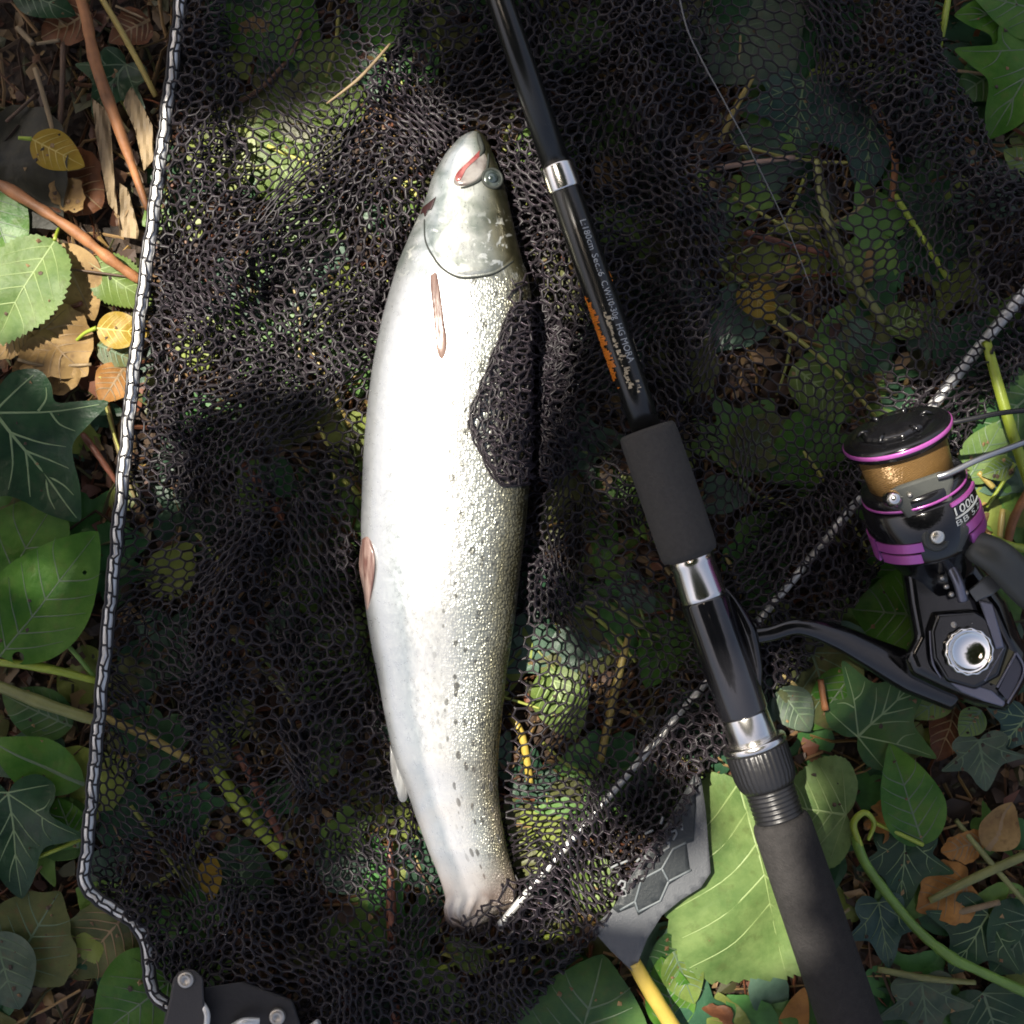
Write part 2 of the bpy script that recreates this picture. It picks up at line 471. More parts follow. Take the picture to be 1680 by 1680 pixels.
def leaf_outline(kind, serr=0.0, teeth=26, rag=0.0, rg=None):
    half = smooth_path(OUT[kind], 4)
    half = [np.array(p) for p in half]
    pts = half + [np.array((-p[0], p[1])) for p in half[-2:0:-1]]
    c = np.array((0, CEN[kind])); n = len(pts); out = []
    if serr:
        dense = []
        for i in range(n):
            for t in (0, .33, .67): dense.append(pts[i] * (1 - t) + pts[(i + 1) % n] * t)
        pts = dense; n = len(pts)
    L = np.cumsum([0] + [np.linalg.norm(pts[(i + 1) % n] - pts[i]) for i in range(n)])
    ph = rg.uniform(0, 6.28, 5) if rg is not None else [0] * 5
    for i, p in enumerate(pts):
        d = p - c; k = 1.0
        if serr:
            x = L[i] / L[-1] * teeth * 2; k += serr * ((x % 1.0) - .5) * (0.35 + .65 * min(1, p[1] * 3))
        if rag:
            a = math.atan2(d[1], d[0])
            k += rag * (.5 * math.sin(3 * a + ph[0]) + .35 * math.sin(7 * a + ph[1]) + .3 * math.sin(13 * a + ph[2]))
        out.append(c + d * k)
    return out, c

LEAF_N = 0
CR_V = []; CR_F = []; CR_C = []          # crumbs of soil lying on the leaves
def leaf_shape(kind, bx, by, tx, ty, zb, zt, w, fold, curl, wave, serr, rag, rg, asym=1.0):
    B = P(bx, by, zb); T = P(tx, ty, zt)
    L = (T - B).length; y = (T - B) / L
    x = y.cross(Vector((0, 0, 1))).normalized(); n = x.cross(y)
    ph = rg.uniform(0, 6.28, 4)
    def hgt(u, v):
        return (abs(u) * fold - curl * (v - .35) ** 2 - curl * .7 * u * u
                + wave * (math.sin(5.3 * v + ph[0]) * math.sin(4.1 * u + ph[1]) + .5 * math.sin(11 * v + ph[2]) * math.sin(9 * u + ph[3])))
    def at(u, v, lift=0.0):
        if u < 0: u *= asym
        return B + x * (u * w * L) + y * (v * L) + n * (hgt(u, v) * L + lift)
    out, c = leaf_outline(kind, serr, 24, rag, rg)
    return at, out, c, L

def leaf(name, kind, b, t, mat, label, cat='leaf', z=(8, 12), w=1.0, fold=.12, curl=.15, wave=.03, serr=0.0, rag=0.0,
         vein='dim', vw=.45, stalk=None, group=None, seed=None, asym=1.0):
    """b, t: base and tip on the picture plane; z: their heights in mm"""
    global LEAF_N
    LEAF_N += 1
    crumb = name not in ('tan_leaf', 'brown_leaf', 'dry_leaf')
    rg = np.random.default_rng(seed if seed is not None else 100 + LEAF_N)
    at, out, c, L = leaf_shape(kind, *b, *t, z[0] / 1000, z[1] / 1000, w, fold, curl, wave, serr, rag, rg, asym)
    rings = (.25, .5, .75, .9, 1.0)
    n = len(out); v = [at(*c)]; f = []
    for k in rings:
        for p in out: v.append(at(*(c + (p - c) * k)))
    for i in range(n): f.append((0, 1 + i, 1 + (i + 1) % n))
    for q in range(len(rings) - 1):
        for i in range(n):
            a = 1 + q * n + i; d = 1 + q * n + (i + 1) % n
            f.append((a, a + n, d + n, d))
    o = mk(name, v, f, LM[mat])
    tag(o, label, cat, group)
    if crumb:
        for _ in range(int(rg.integers(2, 9))):
            p = c + (np.array(out[rg.integers(n)]) - c) * math.sqrt(rg.random()) * .9
            r = rg.uniform(.0004, .0016) / L; k = int(rg.integers(3, 6)); n0 = len(CR_V); a0 = rg.uniform(0, 6.28)
            col = np.array(((.14, .08, .035), (.06, .035, .018), (.22, .14, .06), (.03, .02, .012))[rg.integers(4)])
            CR_V.append(at(p[0], p[1], .0011 * rg.uniform(.4, 1)))
            for q in range(k):
                a = a0 + 6.28 * q / k; rr = r * rg.uniform(.5, 1.3)
                CR_V.append(at(p[0] + rr * math.cos(a) / max(w, .3), p[1] + rr * math.sin(a), .0003))
            CR_F.extend([(n0, n0 + 1 + q, n0 + 1 + (q + 1) % k) for q in range(k)]); CR_C.extend([(*col, 1)] * (k + 1))
    if vein:
        mb = MB()
        for path in VEINS[kind]:
            for sx in ((1, -1) if abs(path[-1][0]) > 1e-6 else (1,)):
                pp = smooth_path(path, 5)
                m_ = len(pp); vv = []; ff = []
                main = abs(path[-1][0]) < 1e-6
                for i, p in enumerate(pp):
                    q = pp[min(i + 1, m_ - 1)] - pp[max(i - 1, 0)]; q = np.array((q[1], -q[0])); q = q / (np.linalg.norm(q) + 1e-9)
                    ww = vw / 1000 * (1.5 if main else 1) * (1 - .75 * i / (m_ - 1)) / L
                    for e, lf in ((-1, .00005), (0, .00032), (1, .00005)):
                        s = p + q * e * ww
                        vv.append(at(sx * s[0], s[1], lf))
                for i in range(m_ - 1):
                    for e in (0, 1): ff.append((i * 3 + e, i * 3 + e + 1, i * 3 + e + 4, i * 3 + e + 3))
                mb.add(vv, ff)
        mb.build('vein_network', M_VEIN[vein], o)
    if stalk:
        pts = [P(b[0], b[1], z[0] / 1000)] + [P(q[0], q[1], q[2] / 1000) for q in stalk]
        pts = smooth_path([tuple(q) for q in pts], 5)
        vv, ff = tube(pts, [.0011 - .0003 * i / len(pts) for i in range(len(pts))], 6)
        mk('leaf_stalk', vv, ff, M_STEM['lime' if mat in ('lime', 'pale', 'bright', 'ivy', 'yellow') else 'straw'], o)
    return o

def stem(name, pts, r, mat, label, cat='stem', bumps=0.0, seg=8, group=None):
    """pts: (px, py, z mm); r in px, one or one for each point"""
    pp = smooth_path(pts, 6)
    rr = [r] * len(pts) if not hasattr(r, '__len__') else list(r)
    rs = np.interp(np.linspace(0, len(pts) - 1, len(pp)), range(len(pts)), rr)
    rg = np.random.default_rng(int(pts[0][0] * 7 + pts[0][1]) % 99991)
    W = [P(p[0], p[1], p[2] / 1000) for p in pp]
    if bumps:
        rs = rs * (1 + bumps * rg.normal(0, 1, len(pp)))
    v, f = tube(W, [q * S for q in rs], seg)
    o = mk(name, v, f, M_STEM[mat])
    return tag(o, label, cat, group)

# --- beside the net, on the side of the sticks
leaf('serrated_leaf', 'ovate', (90, 393), (-18, 566), 'pale', 'pale green serrated leaf in sunlight beside the orange stick', z=(16, 20), w=.92, fold=.16, curl=.16, serr=.10, vein='lime', vw=.35, stalk=[(96, 375, 8)])
leaf('green_leaf', 'ovate', (-30, 300), (26, 440), 'bright', 'deep green leaf edge just above the pale serrated leaf', z=(8, 10), w=1.0)
leaf('ivy_leaf', 'ivy', (-25, 655), (130, 856), 'ivydark', 'dark ivy leaf with pale veins beside the silver bar', z=(20, 15), w=.98, curl=.10, vein='green', vw=.6)
leaf('lobed_leaf', 'ovate', (2, 1076), (158, 872), 'bright', 'bright green lobe reaching the silver bar below the ivy', z=(16, 20), w=.86, fold=.08, curl=.12, vein='dim', vw=.4)
leaf('lobed_leaf', 'ovate', (-40, 1040), (96, 806), 'bright', 'broad bright green leaf tucked under the veined ivy leaf', z=(11, 14), w=1.0, fold=.08, vein='dim', vw=.4)
stem('grass', [(-20, 1118, 10), (60, 1150, 12), (165, 1185, 9)], [9, 11, 8], 'olive', 'flat yellowish stalk running under the silver bar', bumps=.04)
stem('grass', [(-20, 1085, 12), (70, 1095, 14), (160, 1118, 9)], [5, 8, 5], 'lime', 'thin pale green stalk below the bright lobed leaf')
stem('plant_shoot', [(95, 1040, 14), (130, 1080, 14), (155, 1110, 8)], 4, 'green', 'short green stalk from the bright lobe down to the bar')
leaf('green_leaf', 'ovate', (118, 1192), (0, 1140), 'ivy', 'dull green leaf shaded by the yellowish stalk', z=(6, 8), w=.95)
leaf('green_leaf', 'lance', (138, 1288), (-20, 1218), 'bright', 'narrow green leaf pointing away from the bar', z=(9, 14), w=1.6, vein='dim')
leaf('ivy_leaf', 'ivy', (12, 1280), (32, 1478), 'ivydark', 'glossy dark ivy leaf with wet glints near the frame corner', z=(14, 12), w=.9, vein='green', vw=.45)
leaf('green_leaf', 'ovate', (128, 1392), (92, 1310), 'bright', 'small olive green oval leaf touching the frame corner', z=(8, 10), w=1.1)
stem('grass', [(45, 1413, 8), (90, 1395, 11), (135, 1376, 8)], 3.5, 'lime', 'thin stalk pair under the small oval leaf')
leaf('olive_leaf', 'heart', (20, 1590), (95, 1465), 'olive', 'faded olive leaf on brown soil outside the frame corner', z=(6, 9), w=1.2, rag=.06)
leaf('olive_leaf', 'ovate', (215, 1490), (110, 1610), 'olive', 'crumpled olive leaf under the bent end of the frame', z=(5, 7), w=1.1, wave=.07, rag=.1, vein='brown')
leaf('grey_leaf', 'ovate', (-12, 1530), (30, 1660), 'grey', 'smooth grey green leaf at the edge near the olive leaf', z=(12, 9), w=1.1)
leaf('green_leaf', 'heart', (290, 1600), (150, 1710), 'bright', 'broad green leaf behind the hinge plate', z=(7, 8), w=1.0, vein='dim')
leaf('green_leaf', 'ovate', (20, -20), (122, 22), 'ivydark', 'dark leaf tip above the brown leaf by the stick', z=(9, 9), w=.8)
leaf('brown_leaf', 'ovate', (150, 22), (62, 60), 'rust', 'rusty dead leaf beside the top of the orange stick', z=(4, 6), w=1.1, wave=.06, rag=.05, vein='brown')
leaf('brown_leaf', 'ovate', (245, 30), (180, 68), 'rust', 'rusty dead leaf behind the yellow straw', z=(3, 6), w=1.2, wave=.06, rag=.05, vein='brown')
stem('stick', [(118, -40, 16), (140, 25, 17), (158, 108, 16), (200, 225, 15), (243, 345, 11)], [9, 9, 10, 9.5, 5], 'bark', 'orange brown stick, upright, ending against the silver bar', 'stick', .09, 10)
stem('yellow_straw', [(150, -30, 12), (205, 62, 13), (256, 158, 9)], [5, 5, 4.5], 'yellow', 'bright yellow straw leaning to the silver bar', 'straw')
leaf('ivy_leaf', 'ivy', (212, 95), (150, 190), 'ivydark', 'dark ivy leaf behind the upright orange stick', z=(7, 8), w=.9)
leaf('yellow_leaf', 'ovate', (52, 228), (138, 272), 'yellow', 'small yellow leaf with stalk on the blackish leaf', z=(15, 14), w=.95, vein='yellow', vw=.3, stalk=[(30, 226, 16)])
leaf('brown_leaf', 'heart', (90, 275), (170, 345), 'rust', 'red brown leaf below the small yellow leaf', z=(6, 7), w=1.1, wave=.08, rag=.08, vein='brown')
stem('stick', [(-25, 288, 15), (30, 320, 17), (120, 378, 17), (180, 425, 15), (232, 462, 11)], [8, 8.5, 9, 9, 7], 'bark', 'reddish stick in sun with pale chips, slanting to the bar', 'stick', .11, 10)
leaf('tan_leaf', 'lance', (96, 398), (152, 525), 'tan', 'narrow tan leaf hanging below the slanting stick', z=(8, 6), w=2.0, fold=.2, vein='brown', vw=.3, stalk=[(88, 385, 8)])
leaf('serrated_leaf', 'ovate', (142, 428), (250, 500), 'lime', 'lime serrated leaf in sun under the slanting stick end', z=(9, 10), w=.85, fold=-.18, serr=.12, vein='lime', vw=.35)
leaf('yellow_leaf', 'ovate', (158, 538), (246, 548), 'yellow', 'deep yellow leaf with curved stalk beside the bar', z=(11, 10), w=.95, vein='yellow', vw=.3, stalk=[(140, 546, 9), (126, 558, 6)])
leaf('tan_leaf', 'heart', (60, 535), (140, 615), 'tan', 'tan curled leaf under the yellow leaf', z=(5, 10), w=1.2, wave=.09, rag=.08, vein='brown')
leaf('tan_leaf', 'heart', (115, 575), (20, 640), 'tan', 'folded tan leaf above the veined ivy leaf', z=(5, 8), w=1.0, wave=.1, rag=.08, vein='brown')
leaf('tan_leaf', 'ovate', (45, 530), (-8, 590), 'tan', 'tan leaf scrap under the pale serrated leaf', z=(4, 6), w=1.0, wave=.08, rag=.1, vein='brown')
leaf('tan_leaf', 'ovate', (205, 600), (165, 662), 'orange', 'small ginger leaf between ivy leaf and silver bar', z=(4, 8), w=1.2, wave=.08, vein='brown')
leaf('olive_leaf', 'ovate', (160, 565), (225, 595), 'olive', 'olive leaf scrap under the deep yellow leaf', z=(4, 6), w=.9)
stem('twig', [(135, 712, 6), (160, 745, 9), (196, 798, 6)], [5, 6, 4], 'red', 'wet red twig running under the silver bar', 'twig', .08)
stem('twig', [(95, 860, 4), (110, 920, 6), (85, 1000, 4)], [5, 5, 4], 'darkbark', 'dark twig behind the bright lobed leaves', 'twig', .08)
for i, (pts, r, m_, lb) in enumerate([
  ([(28, 45, 6), (54, 72, 8)], 4.5, 'straw', 'short straw bit in the dark hollow far from the bar'),
  ([(57, 112, 8), (72, 160, 9), (90, 225, 6)], 4, 'straw', 'grey straw standing in the hollow beside the stick'),
  ([(104, 70, 5), (102, 150, 6), (96, 225, 4)], 5, 'darkbark', 'dark purple twig beside the grey straw'),
  ([(60, 72, 7), (98, 66, 7)], 3, 'straw', 'tiny pale straw lying across the dark twig'),
  ([(190, 10, 5), (235, 30, 6)], 2, 'straw', 'hair thin straw near the yellow straw'),
  ([(10, 200, 5), (60, 155, 6)], 3, 'darkbark', 'thin brown twig pointing to the grey straw'),
  ([(30, 590, 8), (75, 600, 9), (150, 598, 8)], 3, 'straw', 'sunlit leaf stalk across the folded tan leaf'),
  ([(10, 655, 7), (60, 628, 8)], 4, 'straw', 'pale straw tip over the dark ivy leaf'),
  ([(75, 520, 6), (135, 497, 7)], 4, 'red', 'red twig under the narrow tan leaf'),
  ([(98, 440, 9), (150, 446, 10), (232, 457, 10)], 2, 'darkbark', 'thin dark stalk crossing the lime serrated leaf'),
]):
    stem('twig', pts, r, m_, lb, 'twig', .05)

def bark_piece(poly, z, label, mat='straw'):
    v, f = grid_slab(poly, lambda x, y: (z + .5 * math.sin(x * .9 + y * .07) + .8 * math.sin(y * .05 + x * .03)) / 1000, .0018, 5)
    o = mk('bark_piece', v, f, M_STEM[mat], smooth=False); tag(o, label, 'bark')
bark_piece([(150, 160), (165, 172), (180, 185), (188, 300), (196, 375), (192, 352), (178, 335), (160, 240)], 9, 'long splinter of grey bark behind the upright stick')
bark_piece([(208, 152), (216, 142), (232, 170), (250, 205), (252, 262), (236, 280), (222, 215), (202, 170)], 8, 'torn plate of tan bark touching the silver bar')
bark_piece([(196, 300), (210, 310), (228, 380), (226, 392), (196, 388)], 7, 'short stub of bark below the grey splinter')

def stone(name, px, py, rx, ry, hz, label, col, cat='stone'):
    bm = bmesh.new(); bmesh.ops.create_icosphere(bm, subdivisions=4, radius=1)
    c = P(px, py, 0.002)
    v = np.array([tuple(q.co) for q in bm.verts]); f = [tuple(q.index for q in fc.verts) for fc in bm.faces]; bm.free()
    k = 1 + .30 * noise(v[:, 0] + v[:, 2], v[:, 1] - v[:, 2], px, 1.1, 5)
    v = v * k[:, None] * np.array((rx * S, ry * S, hz / 1000)) + np.array(c)
    o = mk(name, v, f, simple(name + '_surface', col, .75, bump=(.8, 140), var=.35, vscale=50)); tag(o, label, cat)
leaf('dull_leaf', 'heart', (-30, 215), (96, 372), 'black', 'large blackish leaf between the two orange sticks', z=(6, 10), w=1.1, wave=.07, rag=.06, vein=None)  # near-black blade with its veins left out
leaf('dull_leaf', 'ovate', (90, 300), (140, 345), 'tan', 'small greyish crumpled leaf scrap on the red brown leaf', z=(9, 13), w=1.0, wave=.14, rag=.16, vein=None)

# --- leaves and stems under the net
leaf('green_leaf', 'ovate', (380, -40), (520, 98), 'bright', 'dark green leaf under the net near the frame top', z=(4, 6), w=1.1)
leaf('green_leaf', 'heart', (590, 130), (440, 160), 'lime', 'mottled light green leaf in the clear window of net', z=(3, 6), w=1.0, vein='lime')
leaf('green_leaf', 'ovate', (490, 160), (440, 345), 'lime', 'yellow green leaf at the point of the net window', z=(3, 5), w=.8, vein='lime')
leaf('green_leaf', 'ovate', (670, 80), (590, -40), 'bright', 'green leaf under net above the fish head, partly hidden', z=(4, 5), w=.9)
leaf('brown_leaf', 'ovate', (400, 80), (440, 20), 'tan', 'tan scrap under the net by the dark green leaf', z=(3, 5), w=1.0, rag=.1, vein='brown')
leaf('ivy_leaf', 'heart', (1160, -20), (1300, 130), 'grey', 'large grey green leaf under clear net above the stems', z=(4, 6), w=1.25, vein='dim')
leaf('ivy_leaf', 'ivy', (1320, 120), (1300, 265), 'blue', 'bluish ivy leaf with pale veins above the olive stem', z=(4, 5), w=1.1, vein='green', vw=.35)
leaf('ivy_leaf', 'ivy', (1430, 150), (1420, 320), 'blue', 'bluish ivy leaf beside the forked orange stem', z=(4, 5), w=.95, vein='green', vw=.35)
leaf('ivy_leaf', 'ovate', (1480, 220), (1580, 300), 'ivy', 'green leaf under net near the far net edge', z=(4, 5), w=1.1)
leaf('ivy_leaf', 'ivy', (1560, 320), (1480, 420), 'ivydark', 'dark ivy leaf under net below the forked stem', z=(3, 5), w=1.0)
stem('vine', [(1340, 262, 7), (1352, 340, 8), (1385, 430, 8), (1450, 530, 7)], [8, 9, 9, 8], 'olive', 'thick olive stem under the net beside the rod', bumps=.05)
stem('vine', [(1398, 130, 7), (1440, 185, 8), (1468, 250, 8), (1462, 330, 7)], [6, 7, 6, 5], 'bark', 'orange curved stem under the net, forked at its foot', bumps=.06)
stem('vine', [(1468, 320, 7), (1510, 385, 8), (1560, 465, 6)], 5, 'lime', 'thin green shoot from the forked stem under the net', bumps=.05)
stem('twig', [(1175, 276, 7), (1240, 266, 8), (1304, 258, 7)], 4.5, 'pink', 'pale pink twig lying level under the net', 'twig', .08)
stem('twig', [(1220, 380, 6), (1290, 400, 7), (1360, 418, 6)], 5, 'red', 'rust red twig crossing behind the olive stem', 'twig', .08)
stem('yellow_straw', [(1236, 125, 6), (1205, 180, 7), (1178, 236, 6)], [4, 5, 6], 'yellow', 'yellow straw under the net below the grey green leaf', 'straw')
leaf('yellow_leaf', 'heart', (1222, 470), (1272, 524), 'yellow', 'bright yellow leaf seen through the net beside the rod', z=(6, 7), w=.85, vein='yellow', vw=.3, stalk=[(1215, 460, 5)])
leaf('green_leaf', 'ovate', (1455, 540), (1535, 505), 'lime', 'small lime leaf under the net below the shoot', z=(5, 6), w=1.0, vein='lime')
leaf('green_leaf', 'ovate', (1300, 600), (1410, 690), 'lime', 'light green leaf under the net above the reel', z=(4, 5), w=.9, vein='lime')
leaf('green_leaf', 'ovate', (1200, 740), (1330, 700), 'olive', 'olive leaf under the net between rod and reel', z=(4, 5), w=.9)
leaf('green_leaf', 'heart', (1380, 700), (1260, 790), 'bright', 'green leaf under the net just before the reel', z=(3, 5), w=.9)
leaf('green_leaf', 'ovate', (985, 935), (1008, 845), 'bright', 'vivid green leaf sliver beside the foam grip', z=(7, 8), w=.55)
leaf('green_leaf', 'ovate', (900, 1095), (945, 1215), 'lime', 'light green leaf under the net behind the fish back', z=(5, 6), w=1.0, vein='lime')
leaf('green_leaf', 'ovate', (1110, 1010), (1060, 1130), 'bright', 'green leaf under the net beside the reel seat', z=(4, 6), w=.9)
stem('yellow_straw', [(1032, 1040, 7), (1010, 1130, 9), (985, 1250, 6)], [5, 7, 6], 'yellow', 'yellow blade under the net between fish and rod', 'straw')
stem('yellow_straw', [(836, 1170, 3), (857, 1210, 5), (870, 1285, 3)], [5, 7, 6], 'gold', 'golden blade touching the fish tail back', 'straw')
stem('yellow_straw', [(1190, 908, 9), (1205, 945, 10), (1218, 985, 8)], [3, 5, 4], 'yellow', 'yellow straw peeping out beside the silver ferrule', 'straw')
leaf('green_leaf', 'ovate', (505, 1190), (580, 1215), 'ivy', 'small green leaf through net at the fish belly', z=(5, 6), w=1.1)
stem('yellow_straw', [(160, 1172, 6), (240, 1208, 8), (315, 1250, 6)], [6, 8, 6], 'yellow', 'flat yellow blade under the net by the silver bar', 'straw')
stem('yellow_straw', [(350, 1255, 4), (400, 1330, 5), (470, 1405, 4)], [10, 13, 10], 'lime', 'thick yellow green blade under the net below the belly', 'straw')
stem('twig', [(385, 1225, 4), (430, 1310, 5), (465, 1385, 4)], [7, 8, 5], 'red', 'red brown twig beside the thick yellow green blade', 'twig', .08)
leaf('yellow_leaf', 'lance', (345, 1400), (345, 1482), 'yellow', 'narrow yellow leaf through net near the frame corner', z=(5, 6), w=1.4, vein=None)
leaf('ivy_leaf', 'heart', (400, 1480), (390, 1370), 'ivydark', 'dark green leaf under net beside the narrow yellow leaf', z=(3, 5), w=1.0)
stem('twig', [(640, 1370, 7), (642, 1500, 9), (650, 1720, 9)], [6, 8, 8], 'red', 'upright red brown twig below the fish tail', 'twig', .08)
stem('grass', [(720, 1590, 5), (800, 1560, 7), (950, 1525, 6)], [4, 5, 5], 'lime', 'green shoot under the net between tail and label patch', 'stem')
leaf('green_leaf', 'ovate', (965, 1400), (990, 1515), 'lime', 'lime leaf through net beside the label patch', z=(10, 14), w=.95, vein='lime')
leaf('green_leaf', 'ovate', (800, 1590), (730, 1540), 'lime', 'lime leaf scrap through net under the tail', z=(8, 10), w=.8)
stem('yellow_straw', [(505, 560, 5), (540, 630, 7), (575, 700, 5)], [3, 5, 3], 'yellow', 'thin yellow straw through net beside the fish belly', 'straw')
leaf('green_leaf', 'ovate', (560, 640), (480, 700), 'olive', 'olive leaf through net beside the thin yellow straw', z=(3, 5), w=1.0)
stem('twig', [(400, 760, 6), (450, 830, 7), (470, 860, 6)], [6, 7, 5], 'red', 'dull red twig through net away from the fish', 'twig', .1)
leaf('brown_leaf', 'ovate', (990, 260), (1030, 330), 'tan', 'tan scrap through net beside the upper ferrule', z=(6, 7), w=1.1, rag=.1, vein=None)

stem('twig', [(536, 170, 25), (590, 128, 27), (640, 72, 24)], [1.5, 3, 2], 'straw', 'pale straw lying on the net fold above the fish head', 'twig')
# --- beyond the net on the reel side
leaf('ivy_leaf', 'ivy', (1700, 30), (1570, 20), 'bright', 'bright ivy leaf tip in the far corner above the others', z=(12, 14), w=1.0, vein='dim')
leaf('ivy_leaf', 'heart', (1720, 20), (1600, -10), 'bright', 'green leaf lying over the bright ivy tip', z=(16, 18), w=.9, vein='dim')
leaf('ivy_leaf', 'ivy', (1720, 60), (1625, 225), 'bright', 'largest bright green ivy leaf past the net edge', z=(16, 14), w=1.0, vein='dim')
leaf('ivy_leaf', 'ovate', (1650, 105), (1570, 160), 'ivy', 'dull green leaf squeezed between net edge and big ivy leaf', z=(8, 8), w=1.1)
stem('grass', [(1558, -15, 10), (1548, 40, 12), (1540, 80, 8)], [5, 6, 5], 'lime', 'yellow green stalk crossing the net edge', 'stem')
stem('twig', [(1560, 115, 8), (1680, 130, 8)], 3, 'straw', 'thin straw between the bright ivy leaves', 'twig')
leaf('yellow_leaf', 'ovate', (1700, 285), (1648, 245), 'lime', 'small yellow green leaf at the net edge corner', z=(12, 14), w=1.0)
leaf('brown_leaf', 'heart', (1650, 50), (1600, 100), 'rust', 'rusty leaf under the bright ivy leaves', z=(2, 4), w=1.2, rag=.1, vein='brown')
stem('vine', [(1618, 560, 20), (1640, 640, 24), (1664, 720, 24), (1700, 830, 18)], [8, 9, 9, 8], 'lime', 'straight lime stem standing behind the bail wire')
leaf('green_leaf', 'heart', (1700, 640), (1580, 740), 'ivy', 'green leaf behind the spool and lime stem', z=(5, 7), w=1.0)
leaf('grey_leaf', 'ovate', (1585, 790), (1650, 690), 'pale', 'pale dusty leaf behind the bail wire', z=(8, 10), w=.9)
leaf('green_leaf', 'ovate', (1665, 760), (1612, 780), 'lime', 'small lime bud leaf beside the rotor', z=(14, 14), w=1.0, stalk=[(1640, 800, 12), (1618, 832, 10)])
for i, (pts, r, m_, lb) in enumerate([
  ([(1690, 800, 6), (1660, 860, 8), (1648, 930, 6)], 7, 'bark', 'orange twig upright in the hollow behind the rotor'),
  ([(1645, 835, 8), (1640, 885, 9)], 5, 'yellow', 'yellow twig bit beside the rotor'),
  ([(1700, 815, 5), (1690, 900, 6)], 6, 'darkbark', 'dark twig in the hollow at the edge behind the rotor'),
  ([(1605, 775, 9), (1630, 800, 10)], 5, 'yellow', 'beaded yellow twig bit under the lime bud'),
  ([(1625, 880, 12), (1650, 892, 14), (1700, 905, 10)], 6.5, 'lime', 'curved lime shoot above the crank arm'),
]):
    stem('twig', pts, r, m_, lb, 'twig', .08)
leaf('green_leaf', 'heart', (1520, 1010), (1400, 1000), 'bright', 'vivid green leaf between reel body and net', z=(6, 8), w=1.3, vein='dim')
leaf('green_leaf', 'heart', (1500, 900), (1420, 985), 'bright', 'green leaf tucked under the rotor', z=(4, 6), w=1.0, vein='dim')
leaf('olive_leaf', 'heart', (1330, 1060), (1370, 1200), 'olive', 'mottled olive leaf under the reel foot', z=(5, 8), w=1.1, vein='dim')
leaf('grey_leaf', 'ovate', (1280, 1130), (1330, 1200), 'grey', 'wrinkled grey leaf beside the knurled nut', z=(9, 10), w=1.1, wave=.07)
leaf('ivy_leaf', 'ivy', (1395, 1220), (1520, 1105), 'ivy', 'green ivy leaf with one pale rib under the reel body', z=(10, 14), w=1.0, vein='green', vw=.45)
leaf('ivy_leaf', 'ovate', (1400, 1100), (1330, 1200), 'bright', 'green leaf below the reel foot next to olive leaf', z=(6, 8), w=.9)
stem('twig', [(1346, 1115, 14), (1354, 1165, 14)], [5, 6], 'bark', 'orange twig stub on the mottled olive leaf', 'twig', .08)
leaf('ivy_leaf', 'ovate', (1560, 1130), (1500, 1180), 'lime', 'small lime leaf under the tip of the reel body', z=(8, 9), w=1.0)
leaf('brown_leaf', 'ovate', (1575, 1150), (1535, 1250), 'rust', 'red brown leaf below the reel body', z=(5, 6), w=.9, wave=.07, vein='brown')
leaf('green_leaf', 'ovate', (1610, 1165), (1575, 1208), 'pale', 'small round pale leaf below the reel body tip', z=(12, 13), w=1.2)
leaf('ivy_leaf', 'ivy', (1605, 1205), (1620, 1300), 'grey', 'grey green ivy leaf right of the curled leaf', z=(12, 11), w=1.1, vein='dim')
leaf('ivy_leaf', 'ivy', (1690, 1170), (1640, 1230), 'blue', 'blue green ivy leaf at the edge below the reel', z=(10, 10), w=1.2, vein='green', vw=.35)
stem('twig', [(1490, 1185, 8), (1518, 1232, 8)], [4, 5], 'straw', 'split straw beside the red brown leaf', 'twig')
leaf('heart_leaf', 'heart', (1398, 1338), (1270, 1320), 'pale', 'pale heart shaped leaf partly under the knurled nut', z=(14, 10), w=1.55, fold=.05, curl=.1, serr=.035, vein='lime', vw=.3)
leaf('big_serrated_leaf', 'blunt', (1208, 1262), (1296, 1612), 'pale', 'largest pale serrated leaf under the rear grip, half sunlit', z=(10, 14), w=.98, asym=.45, wave=.065, fold=.10, curl=.10, serr=.05, vein='lime', vw=.5)
leaf('curled_leaf', 'ovate', (1516, 1388), (1462, 1222), 'bright', 'boat shaped green leaf curling over a stalk', z=(12, 17), w=.78, fold=.30, curl=.22, vein='dim')
stem('vine', [(1412, 1388, 15), (1400, 1352, 17), (1418, 1333, 18), (1434, 1350, 16), (1424, 1378, 14)], [5, 6, 5, 4, 3], 'lime', 'hooked tendril joining the pale heart leaf')
stem('vine', [(1402, 1370, 14), (1425, 1425, 15), (1500, 1520, 14), (1560, 1570, 16), (1600, 1590, 15), (1720, 1645, 12)], [8, 8, 8, 9, 8, 8], 'green', 'long green vine stem running beside the rear grip', bumps=.05)
stem('plant_shoot', [(1436, 1350, 14), (1475, 1368, 15), (1514, 1386, 12)], 3.5, 'lime', 'thin stalk of the boat shaped leaf')
leaf('dry_leaf', 'maple', (1472, 1372), (1452, 1285), 'orange', 'torn orange leaf between heart leaf and curled leaf', z=(6, 9), w=.8, wave=.08, rag=.14, vein='brown', vw=.3)
leaf('dry_leaf', 'ovate', (1615, 1380), (1545, 1400), 'orange', 'ginger crumpled leaf under the curled leaf', z=(7, 11), w=1.0, wave=.1, rag=.1, vein='brown')
leaf('dry_leaf', 'lance', (1620, 1395), (1662, 1318), 'tan', 'tan leaf rolled lengthwise near the ginger leaf', z=(8, 14), w=2.2, fold=.5, wave=.08, vein='brown')
leaf('dry_leaf', 'heart', (1590, 1445), (1505, 1495), 'orange', 'flat tan orange leaf beside the vine stem', z=(5, 8), w=1.1, wave=.07, rag=.1, vein='brown')
